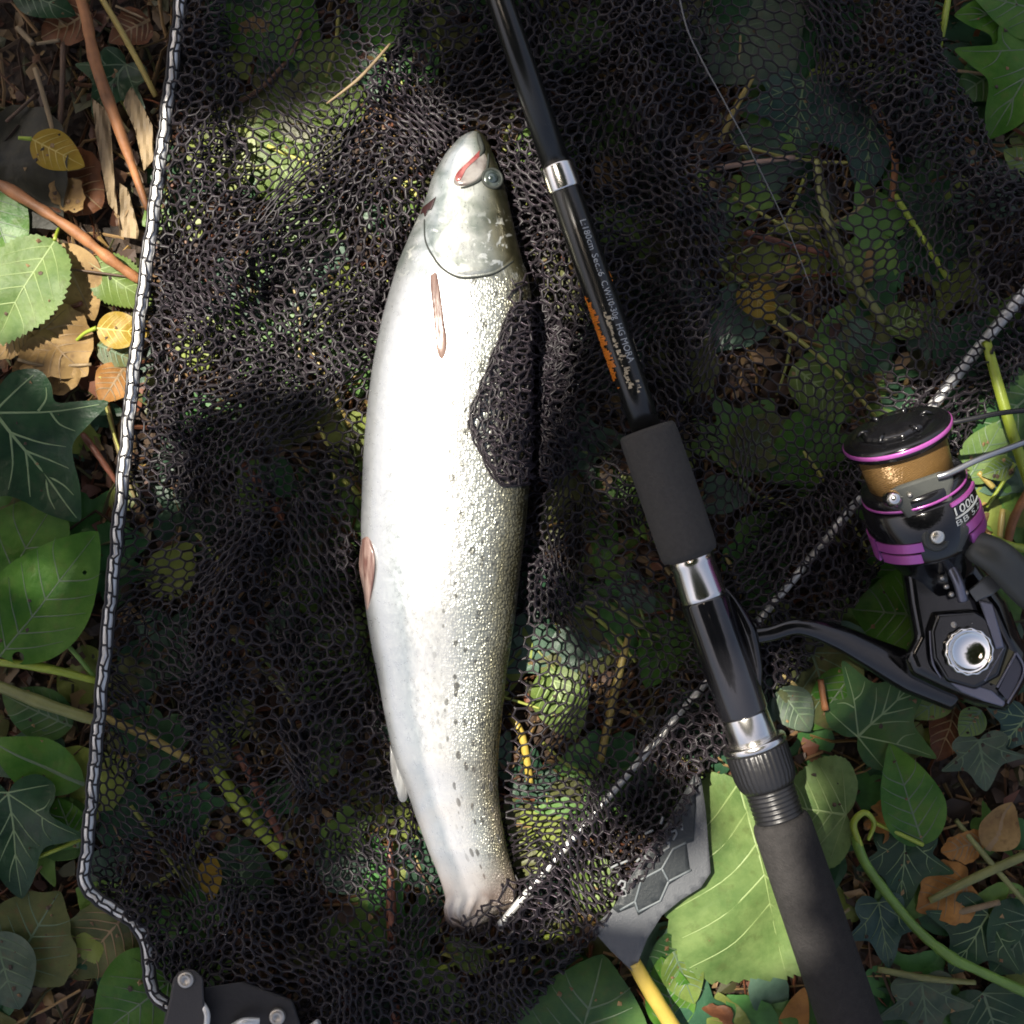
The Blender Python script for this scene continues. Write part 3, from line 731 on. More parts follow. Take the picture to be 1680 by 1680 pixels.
stem('yellow_straw', [(1525, 1478, 8), (1600, 1440, 11), (1700, 1395, 8)], [6, 8, 8], 'olive', 'olive straw across the tan orange leaf', 'straw')
stem('yellow_straw', [(1560, 1500, 7), (1640, 1480, 8)], [6, 5], 'straw', 'short tan straw below the olive straw', 'straw')
stem('twig', [(1568, 1345, 9), (1625, 1415, 10), (1690, 1490, 8)], [4, 5, 4], 'olive', 'olive stalk crossing the olive straw', 'twig')
leaf('ivy_leaf', 'ivy', (1485, 1355), (1480, 1500), 'ivydark', 'dark ivy leaf below the torn orange leaf', z=(6, 7), w=.85, vein='green', vw=.35)
leaf('ivy_leaf', 'ivy', (1440, 1470), (1460, 1590), 'blue', 'dark blue green ivy leaf hugging the rear grip', z=(6, 7), w=.8, vein='green', vw=.3)
leaf('ivy_leaf', 'ivy', (1630, 1490), (1560, 1600), 'ivydark', 'dark ivy leaf behind the end of the vine stem', z=(6, 7), w=1.1, vein='green', vw=.3)
leaf('ivy_leaf', 'heart', (1700, 1500), (1630, 1600), 'ivydark', 'dark heart leaf at the frame edge by the vine', z=(5, 7), w=1.1, vein='dim')
leaf('ivy_leaf', 'ivy', (1510, 1600), (1525, 1720), 'grey', 'dusty grey ivy leaf below the vine stem', z=(9, 8), w=1.0, vein='dim')
leaf('ivy_leaf', 'heart', (1610, 1620), (1650, 1740), 'ivydark', 'dark leaf below the vine stem end', z=(6, 7), w=1.1, vein='dim')
stem('twig', [(1440, 1590, 9), (1520, 1605, 11), (1600, 1612, 9)], [5, 6, 4], 'olive', 'olive stalk joining the vine stem from the grip', 'twig')
leaf('ivy_leaf', 'heart', (1590, 1080), (1690, 1130), 'ivydark', 'dark leaf under the reel body edge', z=(4, 5), w=1.0)
# --- below the label patch
leaf('big_green_leaf', 'heart', (935, 1770), (990, 1570), 'ivy', 'broad green leaf with pale ribs below the net edge', z=(8, 12), w=1.15, fold=.06, vein='dim', vw=.6)
leaf('green_leaf', 'ovate', (1110, 1690), (1085, 1570), 'bright', 'green leaf beside the thick golden stem', z=(6, 9), w=.9, wave=.06)
leaf('green_leaf', 'ovate', (1140, 1545), (1060, 1600), 'ivy', 'shadowed leaf under the corner of the label patch', z=(4, 8), w=1.1)
leaf('green_leaf', 'ovate', (1105, 1560), (1140, 1650), 'lime', 'wrinkled lime leaf between golden stem and big serrated leaf', z=(9, 10), w=1.0, wave=.07)
leaf('dry_leaf', 'ovate', (1150, 1700), (1200, 1650), 'rust', 'rusty crumbs of leaf under the big serrated leaf', z=(3, 5), w=1.3, wave=.1, rag=.12, vein=None)
leaf('dry_leaf', 'lance', (1290, 1720), (1320, 1620), 'orange', 'ginger leaf sliver beside the rear grip foot', z=(4, 6), w=1.3, wave=.06, vein=None)
stem('plant_shoot', [(1040, 1578, 22), (1062, 1618, 20), (1120, 1710, 16)], [11, 12.5, 13], 'gold', 'thick golden yellow stem sticking out below the label patch', bumps=.015, seg=14)
leaf('green_leaf', 'ovate', (850, 1690), (960, 1640), 'lime', 'lime leaf tip beside the broad ribbed leaf', z=(5, 7), w=.9)

_m, _nd, _l, _b = new_mat('soil_crumbs')
_at = _nd.new('ShaderNodeAttribute'); _at.attribute_name = 'tint'; _l.new(_at.outputs['Color'], _b.inputs['Base Color']); _b.inputs['Roughness'].default_value = .7
tag(mk('soil_crumbs', np.array([tuple(q) for q in CR_V]), CR_F, _m, loc=(0, 0, 0), smooth=False, colr=CR_C), 'specks of soil and crumbs scattered on the leaves', kind='stuff')

# low ivy and weeds everywhere between the named leaves: ground cover nobody could count
def build_cover():
    rg = np.random.default_rng(21)
    v = []; f = []; c = []
    pal = [(.018, .062, .022), (.035, .105, .026), (.016, .048, .024), (.085, .15, .03), (.07, .075, .025), (.05, .09, .06), (.06, .13, .03), (.13, .16, .035)]
    n_in = 380
    for i in range(n_in + 420):
        if i < n_in: px, py = rg.uniform(-60, 1740), rg.uniform(-60, 1740)
        else:
            px, py = rg.uniform(-1400, 3000), rg.uniform(-1400, 3000)
            if -40 < px < 1720 and -40 < py < 1720: continue
        Ls = rg.uniform(60, 150); a = rg.uniform(0, 6.28)
        if px < 270 and py < 660: continue
        kind = ['ivy', 'ovate', 'heart', 'ivy'][rg.integers(4)]
        at, out, cc, L = leaf_shape(kind, px, py, px + Ls * math.cos(a), py + Ls * math.sin(a), rg.uniform(.0, .004), rg.uniform(.001, .005), rg.uniform(.75, 1.1), .1, .12, .04, 0, .04, rg)
        n = len(out); n0 = len(v); v.append(at(*cc))
        for k in (.5, 1.0):
            for p in out: v.append(at(*(cc + (p - cc) * k)))
        for q in range(n):
            f.append((n0, n0 + 1 + q, n0 + 1 + (q + 1) % n)); f.append((n0 + 1 + q, n0 + 1 + q + n, n0 + 1 + (q + 1) % n + n, n0 + 1 + (q + 1) % n))
        col = np.array(pal[rg.integers(len(pal))]) * rg.uniform(.7, 1.2)
        c.extend([(*(col * (14.5 if i < n_in else 10)), 1)] * (1 + 2 * n))  # leaves in view tinted lighter, offsetting the dark beneath the net
    m = leaf_mat('ground_cover_leaf', (.075, .075, .075), (.125, .125, .125), .4, .2, tint=True)
    o = mk('ground_cover', np.array([tuple(q) for q in v]), f, m, loc=(0, 0, 0), colr=c)
    tag(o, 'low ivy and weed leaves covering the soil', kind='stuff')
build_cover()

def build_weeds():
    rg = np.random.default_rng(43); mb = MB(); cols = []
    pal = [(.14, .15, .045), (.20, .22, .045), (.10, .14, .035), (.22, .17, .07), (.10, .05, .03), (.26, .25, .06)]
    for _ in range(95):
        px, py = rg.uniform(150, 1480), rg.uniform(0, 1640); a = rg.normal(1.1, .6); L = rg.uniform(70, 260); bnd = rg.normal(0, .18)
        pts = [(px + L * t * math.cos(a + bnd * t * 2), py + L * t * math.sin(a + bnd * t * 2)) for t in (0, .35, .7, 1)]
        if not all(160 < p[0] < 1450 and p[1] < 1640 for p in pts): continue
        z = rg.uniform(3, 7); r = rg.uniform(1.8, 5)
        pp = smooth_path([(p[0], p[1], z + rg.uniform(-1, 1)) for p in pts], 5)
        v, f = tube([P(q[0], q[1], q[2] / 1000) for q in pp], [r * S * (1 - .4 * i / len(pp)) for i in range(len(pp))], 6)
        mb.add(v, f); cols.extend([(*(np.array(pal[rg.integers(len(pal))]) * rg.uniform(.9, 1.6)), 1)] * len(v))
    m, nd, l, b = new_mat('weed_stems')
    at = nd.new('ShaderNodeAttribute'); at.attribute_name = 'tint'; l.new(at.outputs['Color'], b.inputs['Base Color']); b.inputs['Roughness'].default_value = .5
    o = mb.build('weed_stems', m, loc=(0, 0, 0), colr=cols); tag(o, 'thin tangled weed stems pressed flat under the net', kind='stuff')
build_weeds()

# ================================================================== LANDING NET
PATCH = [(1148, 1262), (1158, 1330), (1166, 1432), (1150, 1456), (1118, 1476), (1086, 1502), (1062, 1540), (1040, 1596), (1004, 1562), (970, 1524), (1002, 1494), (1013, 1478), (1034, 1440), (1060, 1400), (1100, 1340)]
DARK = [(1140, 1268), (1142, 1320), (1138, 1380), (1126, 1384), (1132, 1429), (1097, 1452), (1083, 1479), (1047, 1502), (1041, 1487), (1014, 1498), (1004, 1490), (1016, 1474), (1036, 1438), (1062, 1398), (1100, 1340)]
def pz(x, y): return .0235 + .003 * np.sin((x - 960) / 60) + .0028 * np.sin((y - 1300) / 70)
net = thing('landing_net', 'black rubber mesh landing net with silver folding frame under the fish', 'landing net', P(620, 900, 0))
BAR_L = [(334, -290), (297, 0), (276, 165), (255, 330), (225, 560), (190, 900), (165, 1150), (143, 1390), (138, 1438), (150, 1466), (186, 1490), (224, 1518), (241, 1548), (243, 1580), (249, 1618), (262, 1640), (285, 1655)]
BAR_R = [(1780, 362), (1680, 482), (1600, 578), (1410, 818), (1260, 1000), (1080, 1212), (940, 1376), (818, 1520)]
NET_OUT = [(328, -280), (255, 330), (225, 560), (190, 900), (165, 1150), (141, 1440), (230, 1530), (240, 1590), (330, 1640), (380, 1760), (800, 1760), (870, 1660), (985, 1530), (1016, 1480), (1062, 1440), (1112, 1372), (1142, 1310), (1175, 1250), (1255, 1160), (1330, 1095), (1480, 885), (1610, 690), (1780, 500), (1780, 360), (1640, 255), (1560, 90), (1460, -280)]

def net_z(px, py):
    b = .0125 + .0045 * noise(px, py, 31, 170, 3) + .0012 * noise(px, py, 32, 45, 2)
    # long folds
    for line, hgt, wd in [([(640, 40), (520, 250), (440, 360), (330, 520)], .012, 45), ([(1000, -60), (1090, 250), (1160, 600)], .008, 50),
                          ([(350, -60), (330, 250), (420, 600), (360, 1100)], .006, 40), ([(1400, -60), (1520, 180), (1680, 330)], .010, 60),
                          ([(230, 1540), (500, 1600), (830, 1620)], .008, 60), ([(1520, 620), (1640, 520)], .006, 45)]:
        b = b + hgt * np.exp(-(seg_dist(px, py, line) / wd) ** 2)
    d = seg_dist(px, py, BAR_R)
    b = np.where(d < 60, np.maximum(b, .0225 - np.maximum(d - 8, 0) * .0003), b)
    b = np.where(in_poly(px, py, PATCH), np.maximum(b, pz(px, py) + .0016), b)
    # pressed down under the fish
    l, r = f_lr(py)
    e = np.minimum(np.minimum(px - l, r - px), np.minimum(py - 215, 1520 - py))
    k = np.clip(e / 14 + 1.2, 0, 1)
    return b * (1 - k) + .0095 * k

FOLDS = [([(640, 40), (520, 250), (440, 360), (330, 520)], 60), ([(1000, -60), (1090, 250), (1160, 600)], 70), ([(350, -60), (330, 250), (420, 600), (360, 1100)], 55),
         ([(1400, -60), (1520, 180), (1680, 330)], 70), ([(230, 1540), (500, 1600), (830, 1620)], 70), ([(1180, 1170), (1330, 1000), (1480, 800)], 50), ([(960, 560), (930, 760), (900, 900)], 60)]
def gather(V, k=.45):
    """cells squeezed towards the folds"""
    x, y = V[:, 0].copy(), V[:, 1].copy()
    for line, w in FOLDS:
        d = seg_dist(x, y, line); e = 1.0
        gx = (seg_dist(x + e, y, line) - seg_dist(x - e, y, line)) / (2 * e); gy = (seg_dist(x, y + e, line) - seg_dist(x, y - e, line)) / (2 * e)
        m = -k * d * np.exp(-(d / w) ** 2)
        x = x + gx * m; y = y + gy * m
    return np.stack([x, y], -1)

def hex_lattice(x0, x1, y0, y1, a, ang):
    """edges of a honeycomb with cell pitch a, turned by ang"""
    s = a / math.sqrt(3)
    cx, cy = (x0 + x1) / 2, (y0 + y1) / 2; R_ = math.hypot(x1 - x0, y1 - y0) / 2 + 3 * a
    ni = int(R_ / a) + 2; nj = int(R_ / (1.5 * s)) + 2
    key = {}; V = []; E = []
    def vid(x, y):
        k = (round(x * 4), round(y * 4))
        for dx in (0, -1, 1):
            for dy in (0, -1, 1):
                q = key.get((k[0] + dx, k[1] + dy))
                if q is not None: return q
        key[k] = len(V); V.append((x, y)); return key[k]
    for j in range(-nj, nj + 1):
        for i in range(-ni, ni + 1):
            x = (i + .5 * (j & 1)) * a; y = j * 1.5 * s
            if x * x + y * y > R_ * R_: continue
            p = [(x + s * math.cos(math.pi / 6 + k * math.pi / 3), y + s * math.sin(math.pi / 6 + k * math.pi / 3)) for k in range(4)]
            q = [vid(*t) for t in p]
            E += [(q[0], q[1]), (q[1], q[2]), (q[2], q[3])]
    V = np.array(V); E = np.array(E)
    ca, sa = math.cos(ang), math.sin(ang)
    return np.stack([cx + V[:, 0] * ca - V[:, 1] * sa, cy + V[:, 0] * sa + V[:, 1] * ca], -1), E

def net_layer(V, E, zf, keep, rad, seed, wob=.00025, full=True):
    """bars of a honeycomb laid at height zf: four-sided, slightly waisted bars"""
    r = np.random.default_rng(seed)
    px, py = V[:, 0], V[:, 1]
    ok = keep(px, py)
    E = E[ok[E[:, 0]] & ok[E[:, 1]]]
    z = zf(px, py) + r.normal(0, wob, len(px))
    W = PA(px, py, z)
    A = W[E[:, 0]]; B = W[E[:, 1]]
    d = B - A; L = np.linalg.norm(d, axis=1, keepdims=True); d = d / np.maximum(L, 1e-9)
    up = np.zeros_like(d); up[:, 2] = 1
    x = np.cross(d, up); x /= np.maximum(np.linalg.norm(x, axis=1, keepdims=True), 1e-9)
    y = np.cross(x, d)
    rr = (rad * r.uniform(.8, 1.25, len(E)))[:, None]
    mid = (A + B) / 2 + (x * r.normal(0, .12, (len(E), 1)) + y * r.normal(0, .12, (len(E), 1))) * rr
    vs = []
    ns = 3 if full else 2
    for C, k in ((A - d * rr * .4, 1.15), (mid, .82), (B + d * rr * .4, 1.15)) if full else ((A - d * rr * .4, 1), (B + d * rr * .4, 1)):
        for (ex, ey) in ((1, 0), (0, 1), (-1, 0), (0, -1)):
            vs.append(C + x * rr * ex * k + y * rr * ey * k)
    v = np.stack(vs, 1).reshape(-1, 3)
    n = len(E); base = (np.arange(n) * 4 * ns)[:, None]
    q = []
    for s in range(0, 4 * (ns - 1), 4):
        for k in range(4):
            q.append([s + k, s + (k + 1) % 4, s + 4 + (k + 1) % 4, s + 4 + k])
    f = (base[:, :, None] + np.array(q)[None]).reshape(-1, 4)
    return v, f

def warp(V, seed, amp, wl_):
    x, y = V[:, 0], V[:, 1]
    return np.stack([x + amp * noise(x, y, seed, wl_, 2), y + amp * noise(x, y, seed + 1, wl_, 2)], -1)

M_NET = simple('black_rubber_mesh', (.0125, .0100, .0120), .42, spec=.38)
_b = M_NET.node_tree.nodes['Principled BSDF']; _b.inputs['Sheen Weight'].default_value = .15; _b.inputs['Sheen Roughness'].default_value = .35; _b.inputs['Sheen Tint'].default_value = (.9, .72, .88, 1)
def build_net():
    parts = []; deep = []
    PITCH = 18.5
    # the lower sheet
    V, E = hex_lattice(60, 1820, -300, 1800, PITCH, .22)
    V = gather(warp(warp(V, 51, 26, 360), 53, 3, 110), .22)
    parts.append(net_layer(V, E, net_z, lambda x, y: in_poly(x, y, NET_OUT), .00054, 1))
    # the upper, crumpled sheets: where the photograph shows the net doubled and dark
    DENSE = [
      [(300, -90), (395, -90), (400, 180), (425, 360), (560, 240), (640, 60), (700, -90), (1130, -90), (1190, 260), (1170, 520), (1120, 700), (1080, 740), (1010, 690), (880, 830), (870, 900), (960, 980), (1010, 930), (1090, 960), (1010, 1010), (870, 1010), (850, 960), (600, 600), (560, 640), (470, 720), (420, 900), (440, 1080), (380, 1250), (330, 1320), (300, 1200), (310, 900), (250, 700), (245, 520)],
      [(1290, -90), (1500, -90), (1560, 90), (1640, 255), (1780, 360), (1780, 500), (1640, 640), (1530, 620), (1600, 480), (1560, 330), (1460, 220), (1350, 110)],
      [(150, 1440), (300, 1470), (480, 1450), (620, 1530), (760, 1600), (990, 1530), (870, 1660), (800, 1760), (380, 1760), (330, 1640), (240, 1590)],
      [(1170, 960), (1300, 830), (1420, 740), (1500, 640), (1560, 600), (1610, 690), (1480, 885), (1330, 1095), (1255, 1160), (1170, 1262), (1060, 1440), (985, 1530), (840, 1590), (830, 1520), (900, 1380), (1080, 1170)],
      [(590, 900), (615, 1150), (640, 1300), (560, 1330), (480, 1290), (430, 1100), (450, 900), (520, 760), (585, 700)],
    ]
    CLEAR = [  # where only one sheet lies over the leaves
      [(372, -90), (690, -90), (650, 70), (560, 165), (490, 250), (438, 352), (418, 300), (395, 150), (375, 60)],
      [(1130, -90), (1310, -90), (1330, 130), (1450, 230), (1540, 350), (1570, 590), (1420, 730), (1200, 830), (1170, 600), (1150, 250)],
      [(850, 1010), (1120, 985), (1140, 1080), (960, 1290), (860, 1390), (825, 1200)],
      [(470, 560), (600, 610), (590, 900), (530, 720)], [(150, 1150), (330, 1210), (490, 1420), (430, 1450), (290, 1290)],
      [(930, 1380), (1020, 1400), (1010, 1520), (960, 1540), (860, 1580), (690, 1620), (700, 1530), (860, 1550), (940, 1500)]]
    def near_bar(x, y): return seg_dist(x, y, BAR_R) < np.where(y < 720, 15, 4)
    def wob_in(x, y, polys, sd):
        xx = x + 16 * noise(x, y, sd, 130, 3); yy = y + 16 * noise(x, y, sd + 5, 130, 3)
        k = np.zeros(np.shape(x), bool)
        for p in polys: k |= in_poly(xx, yy, p)
        return k
    inn = lambda x, y: in_poly(x, y, NET_OUT) & ~near_bar(x, y)
    off = lambda x, y: in_fish(x, y, -14)
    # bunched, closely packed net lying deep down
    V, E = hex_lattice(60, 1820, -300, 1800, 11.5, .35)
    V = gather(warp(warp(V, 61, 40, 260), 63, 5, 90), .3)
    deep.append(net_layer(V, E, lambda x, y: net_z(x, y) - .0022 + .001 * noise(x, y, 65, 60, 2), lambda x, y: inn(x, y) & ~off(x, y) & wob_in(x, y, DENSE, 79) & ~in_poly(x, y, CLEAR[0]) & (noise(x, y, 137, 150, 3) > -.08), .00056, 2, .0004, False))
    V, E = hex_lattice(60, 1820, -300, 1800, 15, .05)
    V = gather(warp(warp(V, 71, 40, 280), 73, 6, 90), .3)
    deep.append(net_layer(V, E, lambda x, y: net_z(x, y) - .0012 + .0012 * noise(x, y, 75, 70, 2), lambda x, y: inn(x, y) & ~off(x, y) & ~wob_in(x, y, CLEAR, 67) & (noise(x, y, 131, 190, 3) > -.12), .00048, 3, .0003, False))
    # the topmost sheet, hanging clear of it
    DENSE_T = DENSE
    V, E = hex_lattice(60, 1820, -300, 1800, PITCH * 1.08, .22 + math.pi / 6)
    V = gather(warp(warp(V, 91, 34, 420), 93, 3, 140), .10)
    parts.append(net_layer(V, E, lambda x, y: net_z(x, y) + np.where(in_fish(x, y, 12), .0018, .0052 + .003 * noise(x, y, 95, 150, 2)), lambda x, y: inn(x, y) & ~off(x, y) & wob_in(x, y, DENSE, 99) & ~in_poly(x, y, CLEAR[0]), .00066, 6, .0003))
    # a fold lifted over the fish back, and a little over its tail
    BACK = [(838, 446), (830, 520), (812, 566), (787, 633), (769, 683), (777, 722), (813, 790), (842, 800), (872, 797), (905, 740), (915, 600), (910, 440), (880, 425)]
    TAIL = [(730, 1560), (752, 1506), (790, 1480), (815, 1458), (845, 1425), (900, 1400), (940, 1480), (860, 1580)]
    def zback(x, y): return np.maximum(net_z(x, y) + .004, fish_top(x, y) + .0014)
    def kback(x, y): return in_poly(x, y, BACK) | in_poly(x, y, TAIL)
    V, E = hex_lattice(740, 960, 400, 1580, PITCH, .4)
    V = warp(V, 83, 9, 60)
    parts.append(net_layer(V, E, zback, kback, .0005, 4, .0004))
    FOLD = [(836, 505), (826, 540), (812, 572), (787, 633), (769, 683), (777, 722), (796, 765), (815, 790), (850, 796), (880, 792), (930, 780), (945, 700), (940, 560), (910, 500), (880, 480)]
    for k_, (pt_, an_, lf_, rd_) in enumerate(((.95, .05, .0022, .00066), (.9, .5, .0034, .00070), (.97, .9, .0045, .00070))):
        V, E = hex_lattice(740, 980, 400, 900, PITCH * pt_, an_)
        V = warp(V, 87 + 10 * k_, 7, 70)
        xm = (0, 808, 826, 838)[k_]
        parts.append(net_layer(V, E, lambda x, y: np.maximum(zback(x, y) + lf_ - .001 - np.maximum(x - 872, 0) * .00012, net_z(x, y) + .003), lambda x, y: in_poly(x, y, FOLD) & (x > xm + 8 * np.sin(y * .05)), rd_ * .85, 5 + 10 * k_, .0004))
    vs = []; fs = []; n = 0
    for v, f in parts:
        vs.append(v); fs.append(f + n); n += len(v)
    # the hem of the fold: a doubled strand along its edge
    for off in (0, 3.0, 7.0):
        pts = smooth_path([(836, 505), (812, 570), (787, 633), (769, 683), (777, 722), (813, 789), (842, 797), (880, 792)], 10)
        pts = [(p[0] + off + 1.5 * math.sin(i * .9 + off) + .8 * math.sin(i * 2.3), p[1] - off * .4) for i, p in enumerate(pts)]
        v, f = tube([P(x, y, float(zback(np.array([x]), np.array([y]))[0])) for x, y in pts], .00042, 6)
        vs.append(np.array([tuple(q) for q in v])); fl = [q for q in f if len(q) == 4]; fs.append(np.array(fl) + n); n += len(v)
    rg = np.random.default_rng(8)
    bm = bmesh.new(); bmesh.ops.create_icosphere(bm, subdivisions=2, radius=1)
    iv = np.array([tuple(q.co) for q in bm.verts]); it = np.array([tuple(q.index for q in fc.verts) for fc in bm.faces]); bm.free()
    pick = np.concatenate([rg.choice(len(p[0]) // 12, 900, replace=False)[:, None] * 12 + (n_ * 0) for n_, p in enumerate(parts[:2])], 1)
    dv = []; df = []; nn = 0
    for q, p in enumerate(parts[:2]):
        for i in pick[:, q]:
            c = p[0][i:i + 4].mean(0)
            if in_fish(np.array([c[0] / S + 840]), np.array([840 - c[1] / S]), 10)[0]: continue
            r_ = rg.uniform(.0005, .0010)
            dv.append(c + np.array((0, 0, .0006)) + iv * r_ * np.array((1, 1, .8))); df.append(it + nn); nn += len(iv)
    m_, nd_, l_, b_ = new_mat('water'); b_.inputs['Transmission Weight'].default_value = 1; b_.inputs['Roughness'].default_value = .02; b_.inputs['IOR'].default_value = 1.33
    d_ = mk('water_drop', np.concatenate(dv), np.concatenate(df), m_, net); d_['kind'] = 'stuff'
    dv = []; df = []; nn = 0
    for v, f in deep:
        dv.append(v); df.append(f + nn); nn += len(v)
    o = mk('bunched_mesh', np.concatenate(dv), np.concatenate(df), simple('shaded_rubber_mesh', (.0055, .0048, .0055), .62, spec=.3), net)  # darker copy of the mesh: shade from the sheets above in its colour
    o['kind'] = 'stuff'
    o = mk('net_mesh', np.concatenate(vs), np.concatenate(fs), M_NET, net)
    o['kind'] = 'stuff'
build_net()

M_ALU = simple('brushed_aluminium', (.66, .66, .64), .38, metal=.45, bump=(.15, 400), var=.06)
M_STRAND = simple('black_hem_strand', (.014, .013, .015), .35)
M_PLASTIC = simple('dark_grey_plastic', (.045, .042, .042), .55, bump=(.15, 500), var=.1)
M_NICKEL = simple('dull_nickel', (.50, .47, .42), .38, metal=.85, bump=(.3, 500), var=.12)

def frame_bar(line, r, z, name='frame_bar', strands=True, step=28, z_end=None):
    pp = smooth_path(line, 8)
    W = [P(p[0], p[1], z) for p in pp]
    v, f = tube(W, r * S if not hasattr(r, '__len__') else [q * S for q in np.interp(np.linspace(0, 1, len(W)), np.linspace(0, 1, len(r)), r)], 14)
    bar = mk(name, v, f, M_ALU, net)
    if not strands: return bar
    # the mesh drawn tight round the bar
    A = np.array([tuple(w) for w in W]); L = np.concatenate([[0], np.cumsum(np.linalg.norm(np.diff(A, axis=0), axis=1))])
    def at(s):
        c = Vector([np.interp(s, L, A[:, i]) for i in range(3)]); e = Vector([np.interp(s + .001, L, A[:, i]) for i in range(3)])
        t = (e - c).normalized() if (e - c).length > 1e-7 else Vector((0, -1, 0))
        x = t.cross(Vector((0, 0, 1))).normalized()
        return c, t, x
    mb = MB(); rg = np.random.default_rng(int(line[0][0]))
    s = .002; k = 0
    rad = r * S + .0002
    seams = []
    while s < L[-1] - .003:
        c, t, x = at(s); sl = rg.uniform(-.0012, .0016)
        sea = -.35 + .3 * math.sin(k * 2.1) + rg.uniform(-.12, .12)      # where the seam strand crosses
        pts = [c + (x * math.sin(a) + Vector((0, 0, 1)) * math.cos(a)) * rad + t * (sl * math.sin(a) + (.0018 if a < sea else 0)) for a in np.linspace(-2.0, 2.0, 13)]
        mb.add(*tube(pts, .00058, 5))
        seams.append((s, sea))
        s += step * S * rg.uniform(.75, 1.2); k += 1
    for base_a, rr_ in ((0, .0005), (-1.15, .0007), (1.25, .0009)):
        pts = []
        for (s, sea) in seams:
            for ds, da in ((0, 0), (.0018, .1), (.005, -.12)):
                c, t, x = at(s + ds); a = sea + da + base_a + rg.normal(0, .06)
                pts.append(c + (x * math.sin(a) + Vector((0, 0, 1)) * math.cos(a)) * (rad + .00005))
        mb.add(*tube(pts, rr_, 5))
    mb.build('hem_strand', M_STRAND, bar)
    return bar
frame_bar(BAR_L, 8.3, .018)
frame_bar(BAR_R, [10, 10, 9, 7, 6, 6, 6], .0165, strands=False)

# hinge at the corner
mb = MB()
plate = [(296, 1592), (318, 1590), (333, 1604), (335, 1640), (340, 1690), (345, 1760), (258, 1760), (266, 1690), (278, 1640), (284, 1605)]
v, f = slab(plate, lambda x, y: .034, .006); o = mb.add(v, f).build('hinge_plate', M_PLASTIC, net, smooth=False)
bv = o.modifiers.new('bevel', 'BEVEL'); bv.width = .0012; bv.segments = 3
plate2 = [(330, 1620), (400, 1610), (480, 1640), (500, 1700), (500, 1770), (340, 1770)]
v, f = slab(plate2, lambda x, y: .027, .006); o = mk('hinge_bracket', v, f, simple('black_plastic', (.016, .015, .016), .5, bump=(.2, 400)), net, smooth=False)
bv = o.modifiers.new('bevel', 'BEVEL'); bv.width = .0015; bv.segments = 3
def screw(px, py, z, r, parent, mat=None):
    O = P(px, py, z); rp = r * S
    v, f = lathe(O, (0, 0, 1), (1, 0, 0), [(-.002, rp), (.0008, rp), (.0015, rp * .85), (.0016, rp * .3), (.0010, rp * .28), (.0010, 0.00001)], 20)
    return mk('screw', v, f, mat or M_NICKEL, parent)
screw(305, 1607, .034, 13, net)
screw(455, 1668, .028, 13, net)
def wire(pts, r, name, mat, parent):
    pp = smooth_path([tuple(P(x, y, z)) for x, y, z in pts], 8)
    v, f = tube(pp, r * S, 10); return mk(name, v, f, mat, parent)
wire([(330, 1645, .031), (340, 1665, .034), (336, 1700, .033)], 5, 'spring_wire', M_ALU, net)
wire([(382, 1685, .029), (400, 1676, .033), (425, 1676, .031)], 6, 'spring_wire', M_ALU, net)
wire([(505, 1690, .022), (522, 1678, .026)], 6, 'spring_wire', M_ALU, net)

# label patch sewn to the net rim
v, f = grid_slab(PATCH, pz, .0008, 14)
patch = mk('label_patch', v, f, simple('grey_woven_label', (.095, .10, .105), .5, bump=(.35, 900), var=.08), net)
v, f = grid_slab(DARK, lambda x, y: pz(x, y) + .0006, .0004, 14)
mk('dark_panel', v, f, simple('black_label_print', (.022, .026, .027), .5, bump=(.3, 700), var=.1), patch)
M_LINE = simple('grey_label_line', (.10, .115, .12), .5)
def pline(pts, r=1.6):
    W = []
    for a, b in zip(pts[:-1], pts[1:]):
        for t in np.linspace(0, 1, 5)[:-1]: W.append((a[0] + (b[0] - a[0]) * t, a[1] + (b[1] - a[1]) * t))
    W.append(pts[-1])
    return tube([P(x, y, pz(x, y) + .0008) for x, y in W], r * S, 6, flat=.5)
mb = MB()
for pl in ([(1017, 1493), (1042, 1479), (1052, 1443), (1086, 1425), (1104, 1393), (1126, 1382)], [(1047, 1496), (1083, 1478), (1097, 1446), (1134, 1427)], [(1042, 1479), (1047, 1496)], [(1086, 1425), (1097, 1446)]):
    mb.add(*pline(pl, 1.9))
mb.build('hexagon_line', M_LINE, patch)
M_INK = simple('white_label_ink', (.17, .18, .18), .5)
mb = MB()
for pl in ([(1014, 1452), (1019, 1445), (1026, 1447), (1025, 1455), (1020, 1458), (1027, 1462), (1027, 1469), (1020, 1470)],
           [(1058, 1403), (1061, 1411), (1066, 1402)], [(1070, 1390), (1071, 1391)], [(1076, 1400), (1081, 1401)],
           [(1088, 1384), (1098, 1382), (1097, 1390), (1088, 1396)], [(1098, 1366), (1108, 1362), (1110, 1368), (1104, 1378)], [(1118, 1350), (1119, 1362)],
           [(1002, 1424), (1014, 1418)], [(1018, 1417), (1030, 1412)], [(1058, 1368), (1072, 1362)], [(1044, 1414), (1050, 1408)], [(1084, 1352), (1088, 1340)],
           [(1096, 1356), (1102, 1352)]):
    mb.add(*pline(pl, 2.0))
mb.build('lettering', M_INK, patch)

# ================================================================== FISH
fish = thing('fish', 'silver sea trout lying on its flank on the black net', 'fish', P(735, 860, .0115))

